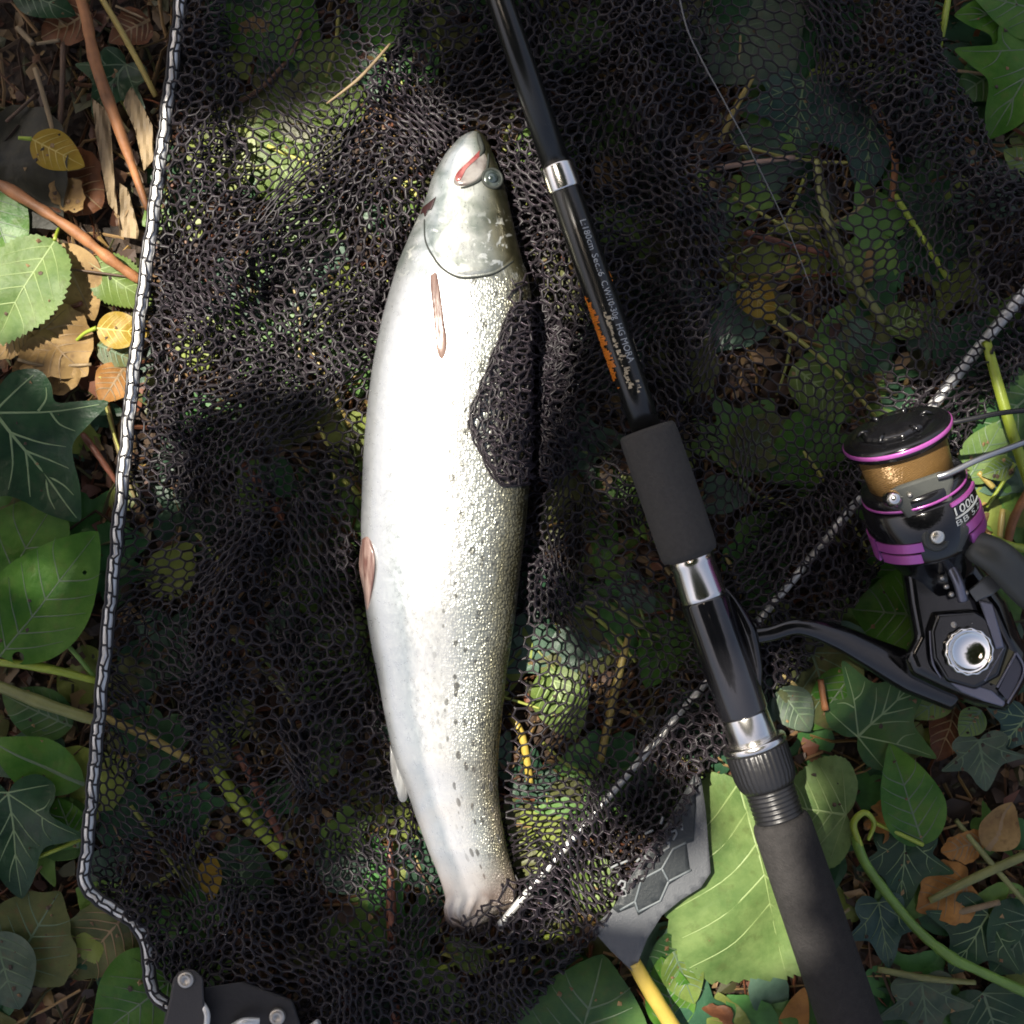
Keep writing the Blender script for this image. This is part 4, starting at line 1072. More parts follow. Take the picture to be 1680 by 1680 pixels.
def fish_material():
    m, n, l, b = new_mat('silver_fish_skin')
    uv = n.new('ShaderNodeUVMap'); uv.uv_map = 'UVMap'
    sp = n.new('ShaderNodeSeparateXYZ'); l.new(uv.outputs[0], sp.inputs[0])
    tc = n.new('ShaderNodeTexCoord')
    nz = n.new('ShaderNodeTexNoise'); nz.inputs['Scale'].default_value = 60; nz.inputs['Detail'].default_value = 6
    l.new(tc.outputs['Object'], nz.inputs['Vector'])
    wob = n.new('ShaderNodeMath'); wob.operation = 'MULTIPLY_ADD'; wob.inputs[1].default_value = .14; wob.inputs[2].default_value = -.07
    l.new(nz.outputs['Fac'], wob.inputs[0])
    u2 = n.new('ShaderNodeMath'); u2.operation = 'ADD'; l.new(sp.outputs[0], u2.inputs[0]); l.new(wob.outputs[0], u2.inputs[1])
    rp = n.new('ShaderNodeValToRGB'); e = rp.color_ramp.elements
    e[0].position = 0.0; e[0].color = (.40, .42, .43, 1); e[1].position = 1.0; e[1].color = (.050, .046, .026, 1)
    for p, c in ((.10, (.42, .44, .45)), (.24, (.36, .40, .42)), (.34, (.64, .65, .65)), (.54, (.60, .61, .59)), (.68, (.42, .44, .40)), (.80, (.27, .275, .23)), (.88, (.20, .19, .125)), (.955, (.10, .09, .05))):
        q = e.new(p); q.color = (*c, 1)  # belly toned down, flank band left bright: highlight and sky sheen in colour
    hd = n.new('ShaderNodeMapRange'); hd.inputs[1].default_value = .12; hd.inputs[2].default_value = .20; hd.inputs[3].default_value = .10; hd.inputs[4].default_value = 0
    l.new(sp.outputs[1], hd.inputs[0])
    u3 = n.new('ShaderNodeMath'); u3.operation = 'MULTIPLY_ADD'; l.new(hd.outputs[0], u3.inputs[0]); l.new(sp.outputs[0], u3.inputs[1]); l.new(u2.outputs[0], u3.inputs[2])
    l.new(u3.outputs[0], rp.inputs[0])
    # scales
    mp = n.new('ShaderNodeMapping'); mp.inputs['Scale'].default_value = (50, 230, 1); mp.inputs['Rotation'].default_value = (0, 0, .0); l.new(uv.outputs[0], mp.inputs['Vector'])
    vo = n.new('ShaderNodeTexVoronoi'); vo.voronoi_dimensions = '2D'; vo.inputs['Scale'].default_value = 1; vo.inputs['Randomness'].default_value = .6
    nd_ = n.new('ShaderNodeTexNoise'); nd_.inputs['Scale'].default_value = .55; nd_.inputs['Detail'].default_value = 2; l.new(mp.outputs[0], nd_.inputs['Vector'])
    ds_ = n.new('ShaderNodeVectorMath'); ds_.operation = 'MULTIPLY_ADD'; ds_.inputs[1].default_value = (2.2, 2.2, 0)
    l.new(nd_.outputs['Color'], ds_.inputs[0]); l.new(mp.outputs[0], ds_.inputs[2]); l.new(ds_.outputs[0], vo.inputs['Vector'])
    # scale edges slightly darker
    se = n.new('ShaderNodeMapRange'); se.inputs[1].default_value = .35; se.inputs[2].default_value = .75; se.inputs[3].default_value = 1.0; se.inputs[4].default_value = .50
    l.new(vo.outputs['Distance'], se.inputs[0])
    scl_on = n.new('ShaderNodeMapRange'); scl_on.inputs[1].default_value = .46; scl_on.inputs[2].default_value = .90
    l.new(u2.outputs[0], scl_on.inputs[0])
    body_on = n.new('ShaderNodeMapRange'); body_on.inputs[1].default_value = .175; body_on.inputs[2].default_value = .20
    l.new(sp.outputs[1], body_on.inputs[0])
    onm = n.new('ShaderNodeMath'); onm.operation = 'MULTIPLY'; l.new(scl_on.outputs[0], onm.inputs[0]); l.new(body_on.outputs[0], onm.inputs[1])
    mxs = n.new('ShaderNodeMix'); mxs.data_type = 'FLOAT'; mxs.inputs[2].default_value = 1.0
    l.new(onm.outputs[0], mxs.inputs[0]); l.new(se.outputs[0], mxs.inputs[3])
    sc = n.new('ShaderNodeVectorMath'); sc.operation = 'SCALE'; l.new(rp.outputs[0], sc.inputs[0]); l.new(mxs.outputs[0], sc.inputs['Scale'])
    # dark spots on flank and back
    ms = n.new('ShaderNodeMapping'); ms.inputs['Scale'].default_value = (13, 52, 1); l.new(uv.outputs[0], ms.inputs['Vector'])
    vs = n.new('ShaderNodeTexVoronoi'); vs.voronoi_dimensions = '2D'; vs.inputs['Scale'].default_value = 1
    l.new(ms.outputs[0], vs.inputs['Vector'])
    rnd = n.new('ShaderNodeSeparateColor'); l.new(vs.outputs['Color'], rnd.inputs[0])
    rad = n.new('ShaderNodeMapRange'); rad.inputs[1].default_value = .45; rad.inputs[2].default_value = 1.0; rad.inputs[3].default_value = 0; rad.inputs[4].default_value = .33
    l.new(rnd.outputs[0], rad.inputs[0])
    lt = n.new('ShaderNodeMath'); lt.operation = 'SUBTRACT'; l.new(rad.outputs[0], lt.inputs[0]); l.new(vs.outputs['Distance'], lt.inputs[1])
    sm = n.new('ShaderNodeMapRange'); sm.inputs[1].default_value = -.02; sm.inputs[2].default_value = .06
    l.new(lt.outputs[0], sm.inputs[0])
    um = n.new('ShaderNodeMapRange'); um.inputs[1].default_value = .40; um.inputs[2].default_value = .56; l.new(sp.outputs[0], um.inputs[0])
    s1 = n.new('ShaderNodeMath'); s1.operation = 'MULTIPLY'; l.new(sm.outputs[0], s1.inputs[0]); l.new(um.outputs[0], s1.inputs[1])
    s2 = n.new('ShaderNodeMath'); s2.operation = 'MULTIPLY'; s2.inputs[1].default_value = .85; sb_ = n.new('ShaderNodeMath'); sb_.operation = 'MULTIPLY'; l.new(s1.outputs[0], sb_.inputs[0]); l.new(body_on.outputs[0], sb_.inputs[1])
    l.new(sb_.outputs[0], s2.inputs[0])
    mx = n.new('ShaderNodeMix'); mx.data_type = 'RGBA'; mx.inputs[7].default_value = (.10, .10, .085, 1)
    l.new(s2.outputs[0], mx.inputs[0]); l.new(sc.outputs[0], mx.inputs[6])
    # rubbed pinkish patches towards the tail
    nr = n.new('ShaderNodeTexNoise'); nr.inputs['Scale'].default_value = 34; nr.inputs['Detail'].default_value = 7
    l.new(tc.outputs['Object'], nr.inputs['Vector'])
    rr = n.new('ShaderNodeMapRange'); rr.inputs[1].default_value = .44; rr.inputs[2].default_value = .62; l.new(nr.outputs['Fac'], rr.inputs[0])
    vv = n.new('ShaderNodeMapRange'); vv.inputs[1].default_value = .78; vv.inputs[2].default_value = 1.0; l.new(sp.outputs[1], vv.inputs[0])
    r2 = n.new('ShaderNodeMath'); r2.operation = 'MULTIPLY'; l.new(rr.outputs[0], r2.inputs[0]); l.new(vv.outputs[0], r2.inputs[1])
    mr = n.new('ShaderNodeMix'); mr.data_type = 'RGBA'; mr.inputs[7].default_value = (.13, .095, .078, 1)
    v3 = n.new('ShaderNodeMapRange'); v3.inputs[1].default_value = .93; v3.inputs[2].default_value = .995; v3.inputs[4].default_value = .95
    l.new(sp.outputs[1], v3.inputs[0])
    v4 = n.new('ShaderNodeMapRange'); v4.inputs[1].default_value = .36; v4.inputs[2].default_value = .55; v4.inputs[3].default_value = .62; l.new(nr.outputs['Fac'], v4.inputs[0])
    v5 = n.new('ShaderNodeMath'); v5.operation = 'MULTIPLY'; l.new(v3.outputs[0], v5.inputs[0]); l.new(v4.outputs[0], v5.inputs[1])
    v6 = n.new('ShaderNodeMath'); v6.operation = 'MAXIMUM'; l.new(v5.outputs[0], v6.inputs[0]); l.new(r2.outputs[0], v6.inputs[1]); r2 = v6
    me_ = n.new('ShaderNodeMapRange'); me_.inputs[3].default_value = .70; me_.inputs[4].default_value = .0
    l.new(r2.outputs[0], me_.inputs[0]); l.new(me_.outputs[0], b.inputs['Metallic'])
    ce_ = n.new('ShaderNodeMapRange'); ce_.inputs[3].default_value = .35; ce_.inputs[4].default_value = .08
    l.new(r2.outputs[0], ce_.inputs[0]); l.new(ce_.outputs[0], b.inputs['Coat Weight'])
    l.new(r2.outputs[0], mr.inputs[0]); l.new(mx.outputs[2], mr.inputs[6])
    hn = n.new('ShaderNodeTexNoise'); hn.inputs['Scale'].default_value = 95; hn.inputs['Detail'].default_value = 6; hn.inputs['Distortion'].default_value = .6
    l.new(tc.outputs['Object'], hn.inputs['Vector'])
    hr = n.new('ShaderNodeValToRGB'); hr.color_ramp.elements[0].position = .36; hr.color_ramp.elements[1].position = .64
    hr.color_ramp.elements[0].color = (.42, .47, .42, 1); hr.color_ramp.elements[1].color = (1, 1, .97, 1)
    l.new(hn.outputs['Fac'], hr.inputs[0])
    hm = n.new('ShaderNodeMapRange'); hm.inputs[1].default_value = .17; hm.inputs[2].default_value = .20; hm.inputs[3].default_value = .9; hm.inputs[4].default_value = 0
    l.new(sp.outputs[1], hm.inputs[0])
    hx = n.new('ShaderNodeMix'); hx.data_type = 'RGBA'; hx.blend_type = 'MULTIPLY'
    l.new(hm.outputs[0], hx.inputs[0]); l.new(mr.outputs[2], hx.inputs[6]); l.new(hr.outputs[0], hx.inputs[7])
    vf = n.new('ShaderNodeTexNoise'); vf.inputs['Scale'].default_value = 150; vf.inputs['Detail'].default_value = 3; vf.inputs['Distortion'].default_value = 1.2; l.new(tc.outputs['Object'], vf.inputs['Vector'])
    ff = n.new('ShaderNodeMapRange'); ff.inputs[1].default_value = .58; ff.inputs[2].default_value = .64; ff.inputs[4].default_value = .7; l.new(vf.outputs['Fac'], ff.inputs[0])
    fv = n.new('ShaderNodeMapRange'); fv.inputs[1].default_value = .10; fv.inputs[2].default_value = .125; l.new(sp.outputs[1], fv.inputs[0])
    fm = n.new('ShaderNodeMath'); fm.operation = 'MULTIPLY'; l.new(ff.outputs[0], fm.inputs[0]); l.new(hm.outputs[0], fm.inputs[1])
    fn = n.new('ShaderNodeMath'); fn.operation = 'MULTIPLY'; l.new(fm.outputs[0], fn.inputs[0]); l.new(fv.outputs[0], fn.inputs[1])
    fx = n.new('ShaderNodeMix'); fx.data_type = 'RGBA'; fx.inputs[7].default_value = (.72, .74, .68, 1)
    l.new(fn.outputs[0], fx.inputs[0]); l.new(hx.outputs[2], fx.inputs[6])
    l.new(fx.outputs[2], b.inputs['Base Color'])
    b.inputs['Metallic'].default_value = .70
    ns_ = n.new('ShaderNodeTexNoise'); ns_.inputs['Scale'].default_value = 1; ns_.inputs['Detail'].default_value = 7; ns_.inputs['Roughness'].default_value = .7
    mq = n.new('ShaderNodeMapping'); mq.inputs['Scale'].default_value = (26, 90, 1); l.new(uv.outputs[0], mq.inputs['Vector']); l.new(mq.outputs[0], ns_.inputs['Vector'])
    rq = n.new('ShaderNodeMapRange'); rq.inputs[1].default_value = .3; rq.inputs[2].default_value = .7; rq.inputs[3].default_value = .22; rq.inputs[4].default_value = .44
    l.new(ns_.outputs['Fac'], rq.inputs[0]); l.new(rq.outputs[0], b.inputs['Roughness'])
    b.inputs['Specular IOR Level'].default_value = .6
    b.inputs['Coat Weight'].default_value = .35; b.inputs['Coat Roughness'].default_value = .18
    hh = n.new('ShaderNodeMath'); hh.operation = 'MULTIPLY'; l.new(vo.outputs['Distance'], hh.inputs[0]); l.new(onm.outputs[0], hh.inputs[1])
    nb = n.new('ShaderNodeTexNoise'); nb.inputs['Scale'].default_value = 150; nb.inputs['Detail'].default_value = 5; l.new(tc.outputs['Object'], nb.inputs['Vector'])
    h2 = n.new('ShaderNodeMath'); h2.operation = 'MULTIPLY_ADD'; h2.inputs[1].default_value = .25; l.new(nb.outputs['Fac'], h2.inputs[0]); l.new(hh.outputs[0], h2.inputs[2])
    bp = n.new('ShaderNodeBump'); bp.inputs['Strength'].default_value = .75; bp.inputs['Distance'].default_value = .0010; bp.invert = True
    l.new(h2.outputs[0], bp.inputs['Height']); l.new(bp.outputs[0], b.inputs['Normal'])
    return m
M_SKIN = fish_material()

def fish_loft(name, ys, rag=0):
    nt = 72
    V = []; UV = []; Fc = []
    for y in ys:
        l, r = f_lr(y); h = (r - l) / 2; c = (l + r) / 2
        T = f_th(y, h); zc = f_zc(y, h)
        for k in range(nt):
            a = 2 * math.pi * k / nt
            s = math.cos(a); q = math.sin(a)
            z = zc + T * q if q >= 0 else zc + T * .8 * q
            # gentle lateral waves of the flank
            if q > 0: z += .0004 * math.sin(y * .021 + s * 2) * q
            yy = y + rag * max(0, (y - 1470) / 50) * (6 * math.sin(k * .9) + 5 * math.sin(k * 2.3))
            if rag and q > 0: z += .0011 * math.sin(s * 17 + .02 * y) * min(1, (y - 1450) / 40) * q
            V.append(P(c + h * s, yy, z)); UV.append(((s + 1) / 2, (y - 215) / 1259))
    n = len(ys)
    for i in range(n - 1):
        for k in range(nt):
            a = i * nt + k; b = i * nt + (k + 1) % nt
            Fc.append((a, a + nt, b + nt, b))
    if not rag: Fc.append(tuple(range(nt)))
    if rag: Fc.append(tuple(range((n - 1) * nt + nt - 1, (n - 1) * nt - 1, -1)))
    return mk(name, V, Fc, M_SKIN, fish, uv=UV)
body = fish_loft('body', np.concatenate([[215, 216, 218], np.linspace(221, 1450, 190)]))
fish_loft('tail_fin', np.concatenate([np.linspace(1450, 1516, 24), [1519, 1521, 1522.5]]), 1)

def skin_patch(name, poly, lift, mat, parent=fish, rings=8, rim=.12, zoff=None, wave=0.0, fade=None, skin_uv=False):
    """a plate lying on the fish: star-shaped outline, edge tucked into the skin"""
    pts = smooth_path(poly + [poly[0]], 5)[:-1]
    c = np.mean(pts, 0); n = len(pts)
    def z(x, y):
        return max(float(fish_top(x, y)), .010) if zoff is None else zoff(x, y)
    v = [P(c[0], c[1], z(*c) + lift)]; f = []; uv = [(.5, .5)]
    for k in range(1, rings + 1):
        t = k / rings
        for i, p in enumerate(pts):
            q = c + (np.array(p) - c) * t
            e = lift * (1 if t < 1 - rim else math.sqrt(max(0, 1 - ((t - 1 + rim) / rim) ** 2))) - (.0004 if k == rings else 0)
            e += wave * math.sin(i * .9) * t
            if fade: e = e * min(1, max(0, (q[1] - fade[0]) / (fade[1] - fade[0]))) + .00025 * (1 - t ** 6)
            v.append(P(q[0], q[1], z(*q) + e)); uv.append((.5 + .5 * t * math.cos(6.28 * i / n), .5 + .5 * t * math.sin(6.28 * i / n)))
    for i in range(n): f.append((0, 1 + (i + 1) % n, 1 + i))
    if skin_uv:
        uv = []
        for q in v:
            k_ = H / ((H - q[2]) * S); x_ = q[0] * k_ + 840; y_ = 840 - q[1] * k_
            l_, r_ = f_lr(y_); uv.append((float(np.clip((x_ - l_) / (r_ - l_), 0, 1)), (y_ - 215) / 1259))
    for k in range(rings - 1):
        for i in range(n):
            a = 1 + k * n + i; b = 1 + k * n + (i + 1) % n
            f.append((a, b, b + n, a + n))
    return mk(name, v, f, mat, parent, uv=uv)

def plate_mat(name, c1, c2, scale=60, rough=.3, metal=.3, bump=.5, stretch=(1, 1, 1)):
    m, n, l, b = new_mat(name)
    tc = n.new('ShaderNodeTexCoord'); mp = n.new('ShaderNodeMapping'); mp.inputs['Scale'].default_value = stretch
    l.new(tc.outputs['Object'], mp.inputs['Vector'])
    nx = n.new('ShaderNodeTexNoise'); nx.inputs['Scale'].default_value = scale; nx.inputs['Detail'].default_value = 6; nx.inputs['Distortion'].default_value = .6
    l.new(mp.outputs[0], nx.inputs['Vector'])
    rp = n.new('ShaderNodeValToRGB'); rp.color_ramp.elements[0].position = .36; rp.color_ramp.elements[1].position = .62
    rp.color_ramp.elements[0].color = (*c1, 1); rp.color_ramp.elements[1].color = (*c2, 1)
    l.new(nx.outputs['Fac'], rp.inputs[0]); l.new(rp.outputs[0], b.inputs['Base Color'])
    b.inputs['Roughness'].default_value = rough; b.inputs['Metallic'].default_value = metal
    b.inputs['Coat Weight'].default_value = .4; b.inputs['Coat Roughness'].default_value = .12
    bp = n.new('ShaderNodeBump'); bp.inputs['Strength'].default_value = bump; bp.inputs['Distance'].default_value = .001
    l.new(nx.outputs['Fac'], bp.inputs['Height']); l.new(bp.outputs[0], b.inputs['Normal'])
    return m

M_GILL = plate_mat('silver_gill_plate', (.22, .245, .20), (.56, .58, .52), 95, .30, .5, .9)
M_JAW = plate_mat('pale_jaw_skin', (.10, .075, .068), (.25, .235, .215), 90, .3, .1, .4)
M_RED = plate_mat('red_mouth_flesh', (.17, .03, .028), (.34, .12, .105), 120, .25, 0, .5)
M_GROOVE = simple('dark_skin_fold', (.028, .032, .028), .6, spec=.25)
M_HEADTOP = plate_mat('dark_head_skin', (.055, .07, .065), (.16, .19, .17), 90, .3, .1, .6)
# the dark crown along the back of the head
gill = skin_patch('gill_cover', [(714, 352), (698, 372), (701, 396), (713, 421), (729, 440), (752, 452), (782, 451), (812, 444), (838, 426), (846, 402), (838, 372), (822, 345), (790, 330), (748, 336)], .0012, M_SKIN, rim=.16, fade=(335, 430), skin_uv=True)
def skin_line(name, pts, r, mat, parent, lift=.0004):
    pp = smooth_path(pts, 8)
    W = [P(x, y, float(fish_top(x, y)) + lift) for x, y in pp]
    n = len(W)
    v, f = tube(W, [r * S * (.45 + .55 * math.sin(math.pi * (i + .5) / n)) for i in range(n)], 7)
    return mk(name, v, f, mat, parent)
skin_line('gill_slit', [(696, 360), (698, 395), (712, 423), (729, 443), (754, 455), (784, 454), (814, 447), (842, 428)], 1.8, M_GROOVE, fish, .0003)
skin_patch('throat_slit', [(716, 322), (709, 342), (702, 345), (697, 356), (694, 349), (689, 352), (690, 343), (703, 332)], .0007, simple('dark_red_gill', (.020, .005, .005), .45), rim=.4)
jaw = skin_patch('upper_jaw', [(790, 244), (800, 258), (797, 280), (783, 297), (762, 306), (747, 304), (745, 292), (760, 274), (775, 258)], .0010, M_JAW, rim=.4)
skin_patch('mouth_lining', [(790, 243), (792, 252), (776, 267), (761, 283), (754, 299), (746, 299), (747, 288), (754, 278), (769, 264)], .0014, M_RED, jaw, rim=.6)
skin_line('jaw_fold', [(801, 252), (799, 276), (787, 295), (768, 305), (756, 308)], 2.2, M_GROOVE, jaw, .0006)
skin_line('mouth_gape', [(784, 219), (787, 230), (791, 246), (786, 258)], 4.5, M_GROOVE, fish, .0003)
# eye
ez = float(fish_top(807, 294)); ec = P(807, 294, ez)
dx = 3.0
nrm = Vector((-(float(fish_top(807 + dx, 294)) - float(fish_top(807 - dx, 294))) / (2 * dx * S), (float(fish_top(807, 294 + dx)) - float(fish_top(807, 294 - dx))) / (2 * dx * S) * 1, 1)).normalized()
nrm = (nrm + Vector((0, 0, .6))).normalized()
r0 = 16.5 * S
v, f = lathe(ec - nrm * .001, nrm, (1, 0, 0), [(0, r0), (.0016, r0), (.0024, r0 * .88), (.0026, r0 * .7), (.0029, r0 * .55), (.0030, .00001)], 28)
eye = mk('eye', v, f, plate_mat('silver_green_iris', (.032, .044, .040), (.085, .10, .09), 300, .2, .4, .2), fish)
v, f = lathe(ec - nrm * .001, nrm, (1, 0, 0), [(.0027, r0 * .56), (.0031, r0 * .54), (.0038, r0 * .36), (.0041, .00001)], 24)
pup = mk('pupil', v, f, simple('eye_pupil', (.02, .03, .03), .06, spec=.8, coat=1, coat_r=.02), eye)
v, f = lathe(ec - nrm * .001, nrm, (1, 0, 0), [(.0016, r0 * 1.10), (.0026, r0 * 1.04), (.0028, r0 * .88), (.0022, r0 * .80)], 28, caps=False)
mk('eye_rim', v, f, M_GROOVE, eye)
skin_patch('nostril', [(798, 262), (801, 264), (802, 269), (799, 270), (796, 266)], .0003, M_GROOVE, rings=3, rim=.5)
# fins
def fin_mat(name, c1, c2):
    return plate_mat(name, c1, c2, 60, .35, 0, .8, (6, .7, 1))
skin_patch('pectoral_fin', [(705, 446), (716, 443), (723, 480), (729, 530), (734, 565), (727, 590), (717, 578), (711, 520), (706, 475)], .0009, fin_mat('pinkish_fin', (.09, .045, .035), (.22, .145, .115)), rim=.5)
skin_patch('pelvic_fin', [(593, 884), (604, 880), (614, 902), (616, 932), (611, 970), (602, 1004), (596, 968), (589, 930)], .0020, fin_mat('reddish_fin', (.10, .05, .042), (.30, .22, .19)), rim=.5, zoff=lambda x, y: max(float(fish_top(x, y)), .024))
skin_patch('anal_fin', [(640, 1222), (652, 1246), (668, 1288), (667, 1312), (656, 1314), (648, 1290), (641, 1260)], .0010, fin_mat('grey_fin', (.17, .17, .165), (.42, .43, .42)), rim=.5, zoff=lambda x, y: .0175)
# ================================================================== ROD
rod = thing('fishing_rod', 'black spinning rod with foam grips and silver ferrules lying beside the fish', 'fishing rod', P(1107, 840, .020))
ZR = .036
RA = P(820, 0, ZR); RB = P(1395, 1680, ZR)
RL = (RB - RA).length; RD = (RB - RA) / RL
RU = Vector((0, 0, 1)); RW = RD.cross(RU) * -1            # RW points away from the fish
PXR = S * (H - ZR) / H
def ry(py): return py / 1680 * RL
def seg_rod(name, prof, mat, parent=rod, seg=40, ripple=None):
    v, f = lathe(RA, RD, RU, [(ry(y), w / 2 * PXR) for y, w in prof], seg, True, ripple)
    return mk(name, v, f, mat, parent)
M_BLANK = simple('satin_carbon_blank', (.009, .0095, .009), .24, spec=.5, coat=.15, coat_r=.25, var=.08, vscale=30)
M_GLOSS = simple('gloss_black_plastic', (.010, .010, .012), .14, spec=.6, coat=.6, coat_r=.05)
M_FOAM = simple('dark_eva_foam', (.062, .059, .055), .90, spec=.25, bump=(.5, 1300), var=.12, vscale=500)
M_CHROME = simple('polished_ferrule', (.80, .78, .74), .20, metal=1.0, bump=(.03, 60))
M_NUT = simple('black_ribbed_nut', (.012, .012, .013), .34, bump=(.2, 300))
seg_rod('rod_blank', [(-1400, 30), (0, 43), (274, 48)], M_BLANK)
seg_rod('ferrule', [(272, 50), (273, 55), (275, 56), (311, 57), (313, 56), (314, 51)], M_CHROME)
blank = seg_rod('rod_blank', [(313, 51), (315, 53), (420, 54), (560, 53), (640, 51), (708, 50)], M_BLANK)
seg_rod('foam_grip', [(703, 60), (704, 88), (709, 94), (720, 96), (800, 97), (890, 96), (905, 95), (912, 90), (914, 72)], M_FOAM)
seg_rod('ferrule', [(908, 60), (910, 74), (925, 75), (930, 72), (975, 76), (981, 77), (983, 74)], M_CHROME)
seat = seg_rod('reel_seat', [(980, 70), (982, 79), (986, 81), (1080, 82), (1168, 81), (1173, 76)], M_GLOSS)
seg_rod('ferrule', [(1170, 70), (1172, 76), (1174, 77), (1213, 80), (1215, 78)], M_CHROME)
seg_rod('ferrule', [(1214, 80), (1215, 103), (1217, 106), (1223, 107), (1226, 104), (1227, 90)], M_CHROME)
nut = seg_rod('knurled_nut', [(1226, 84), (1227, 100), (1230, 103), (1268, 101), (1283, 94), (1290, 86), (1291, 78)], M_NUT, seg=144, ripple=lambda i, a: .018 * math.sin(36 * a) if 1 < i < 5 else 0)
prof = [(1288, 74)]
y = 1292
while y < 1340:
    prof += [(y, 76), (y + 2.2, 82), (y + 4.2, 82), (y + 6.2, 76)]; y += 7.2
seg_rod('screw_thread', prof + [(1346, 76)], M_NUT)
M_FOAM2 = simple('shaded_eva_foam', (.030, .028, .027), .9, spec=.25, bump=(.7, 900), var=.18, vscale=300)  # dimmer copy of the upper grip's foam; weaker light put into colour
seg_rod('foam_grip', [(1341, 70), (1342, 84), (1346, 92), (1356, 97), (1450, 99), (1600, 101), (1760, 102), (1960, 100), (1975, 90), (1980, 60)], M_FOAM2)

def rod_pt(py, phi, w, lift=.00004):
    """a point on the rod at height py on the picture, phi degrees from the top towards the reel side"""
    a = R(phi); r = w / 2 * PXR + lift
    return RA + RD * ry(py) + (RU * math.cos(a) + RW * math.sin(a)) * r

def text_mesh(txt, size):
    c = bpy.data.curves.new('lettering', 'FONT'); c.body = txt; c.size = size; c.resolution_u = 2
    o = bpy.data.objects.new('lettering', c); COL.objects.link(o)
    dg = bpy.context.evaluated_depsgraph_get()
    me = bpy.data.meshes.new_from_object(o.evaluated_get(dg))
    bm = bmesh.new(); bm.from_mesh(me)
    bmesh.ops.triangulate(bm, faces=bm.faces[:])
    bmesh.ops.subdivide_edges(bm, edges=[e for e in bm.edges if e.calc_length() > size * .25], cuts=2)
    bm.to_mesh(me); bm.free()
    v = np.array([tuple(q.co) for q in me.vertices]); f = [tuple(p.vertices) for p in me.polygons]
    bpy.data.objects.remove(o); bpy.data.curves.remove(c); bpy.data.meshes.remove(me)
    return v, f

M_WHITE = simple('white_print', (.42, .44, .44), .4)
M_ORANGE = simple('orange_print', (.56, .16, .015), .4, var=.12, vscale=200)
M_CREAM = simple('cream_print', (.42, .35, .24), .4, var=.2, vscale=250)
def rod_text(txt, y0, y1, phi_base, size_px):
    v, f = text_mesh(txt, 1.0)
    x0, x1 = v[:, 0].min(), v[:, 0].max()
    out = []
    for q in v:
        py = y0 + (q[0] - x0) / (x1 - x0) * (y1 - y0)
        out.append(rod_pt(py, phi_base + q[1] * size_px / 26.5 * 57.3, 54, .00009))
    return mk('lettering', out, f, M_WHITE, blank, smooth=False)
rod_text('L:180cm', 369, 417, 8, 16)
rod_text('Sec.:6', 424, 460, 8, 16)
rod_text('C.W:10-30g', 468, 530, 8, 16)
rod_text('HG MORA', 538, 600, 8, 17)

def rod_print(name, y0, y1, pa, pb, mat, jag, seed, dens=1.0):
    """a torn strip of print: columns of varying width along the rod"""
    rg = np.random.default_rng(seed); v = []; f = []
    y = y0
    while y < y1:
        h = rg.uniform(1.5, 4.0)
        if rg.random() < dens:
            a = pa + rg.uniform(0, jag) * .4; b = pb - rg.uniform(0, jag)
            t = (y - y0) / (y1 - y0); b -= jag * .7 * max(0, .12 - min(t, 1 - t)) / .12
            if b > a:
                n0 = len(v); K = 5
                for k in range(K + 1):
                    p = a + (b - a) * k / K
                    sl = .05 * (p - pa)
                    v.append(rod_pt(y + sl, p, 54, .00007)); v.append(rod_pt(y + h * .95 + sl + rg.uniform(-.8, .8), p, 54, .00007))
                for k in range(K): f.append((n0 + 2 * k, n0 + 2 * k + 1, n0 + 2 * k + 3, n0 + 2 * k + 2))
        y += h
    return mk(name, v, f, mat, blank, smooth=False)
rod_print('brand_print', 478, 614, -88, -36, M_ORANGE, 26, 3)
rod_print('brand_print', 500, 645, -22, 8, M_CREAM, 24, 4, .95)
rod_print('brand_print', 625, 648, 4, 32, M_CREAM, 26, 6, .7)
rod_print('brand_print', 452, 470, 58, 76, M_ORANGE, 14, 7, .8)
rod_print('brand_print', 560, 605, 66, 86, M_CREAM, 16, 8, .5)
rod_print('brand_print', 618, 632, -70, -52, M_ORANGE, 16, 9, .6)

# ================================================================== REEL
reel = thing('fishing_reel', 'black and purple spinning reel with bronze line clamped to the rod', 'fishing reel', P(1540, 950, .012))
tilt = R(19)
ra = Vector((-.396 * math.cos(tilt), .918 * math.cos(tilt), math.sin(tilt)))     # towards the spool front
ru = Vector((.918, .396, 0)); rn = ru.cross(ra)
RO = P(1468, 700, .064)
PXL = S * (H - .055) / H
def rl(name, prof, mat, parent=reel, seg=64, ripple=None, caps=True):
    v, f = lathe(RO, -ra, rn, [(t * PXL, r * PXL) for t, r in prof], seg, caps, ripple)
    return mk(name, v, f, mat, parent)
def rpt(t, phi, r):
    a = R(phi)
    return RO - ra * t * PXL + (rn * math.cos(a) + ru * math.sin(a)) * r * PXL
M_PURPLE = simple('anodised_purple', (.50, .11, .42), .28, metal=.5, spec=.6, coat=.5)
M_RBLACK = simple('gloss_black_reel', (.006, .006, .007), .12, spec=.5, coat=.4, coat_r=.04, var=.15, vscale=200)
M_RDARK = simple('satin_graphite', (.050, .053, .047), .40, spec=.5, bump=(.1, 300), var=.1)
M_LINE_B = None
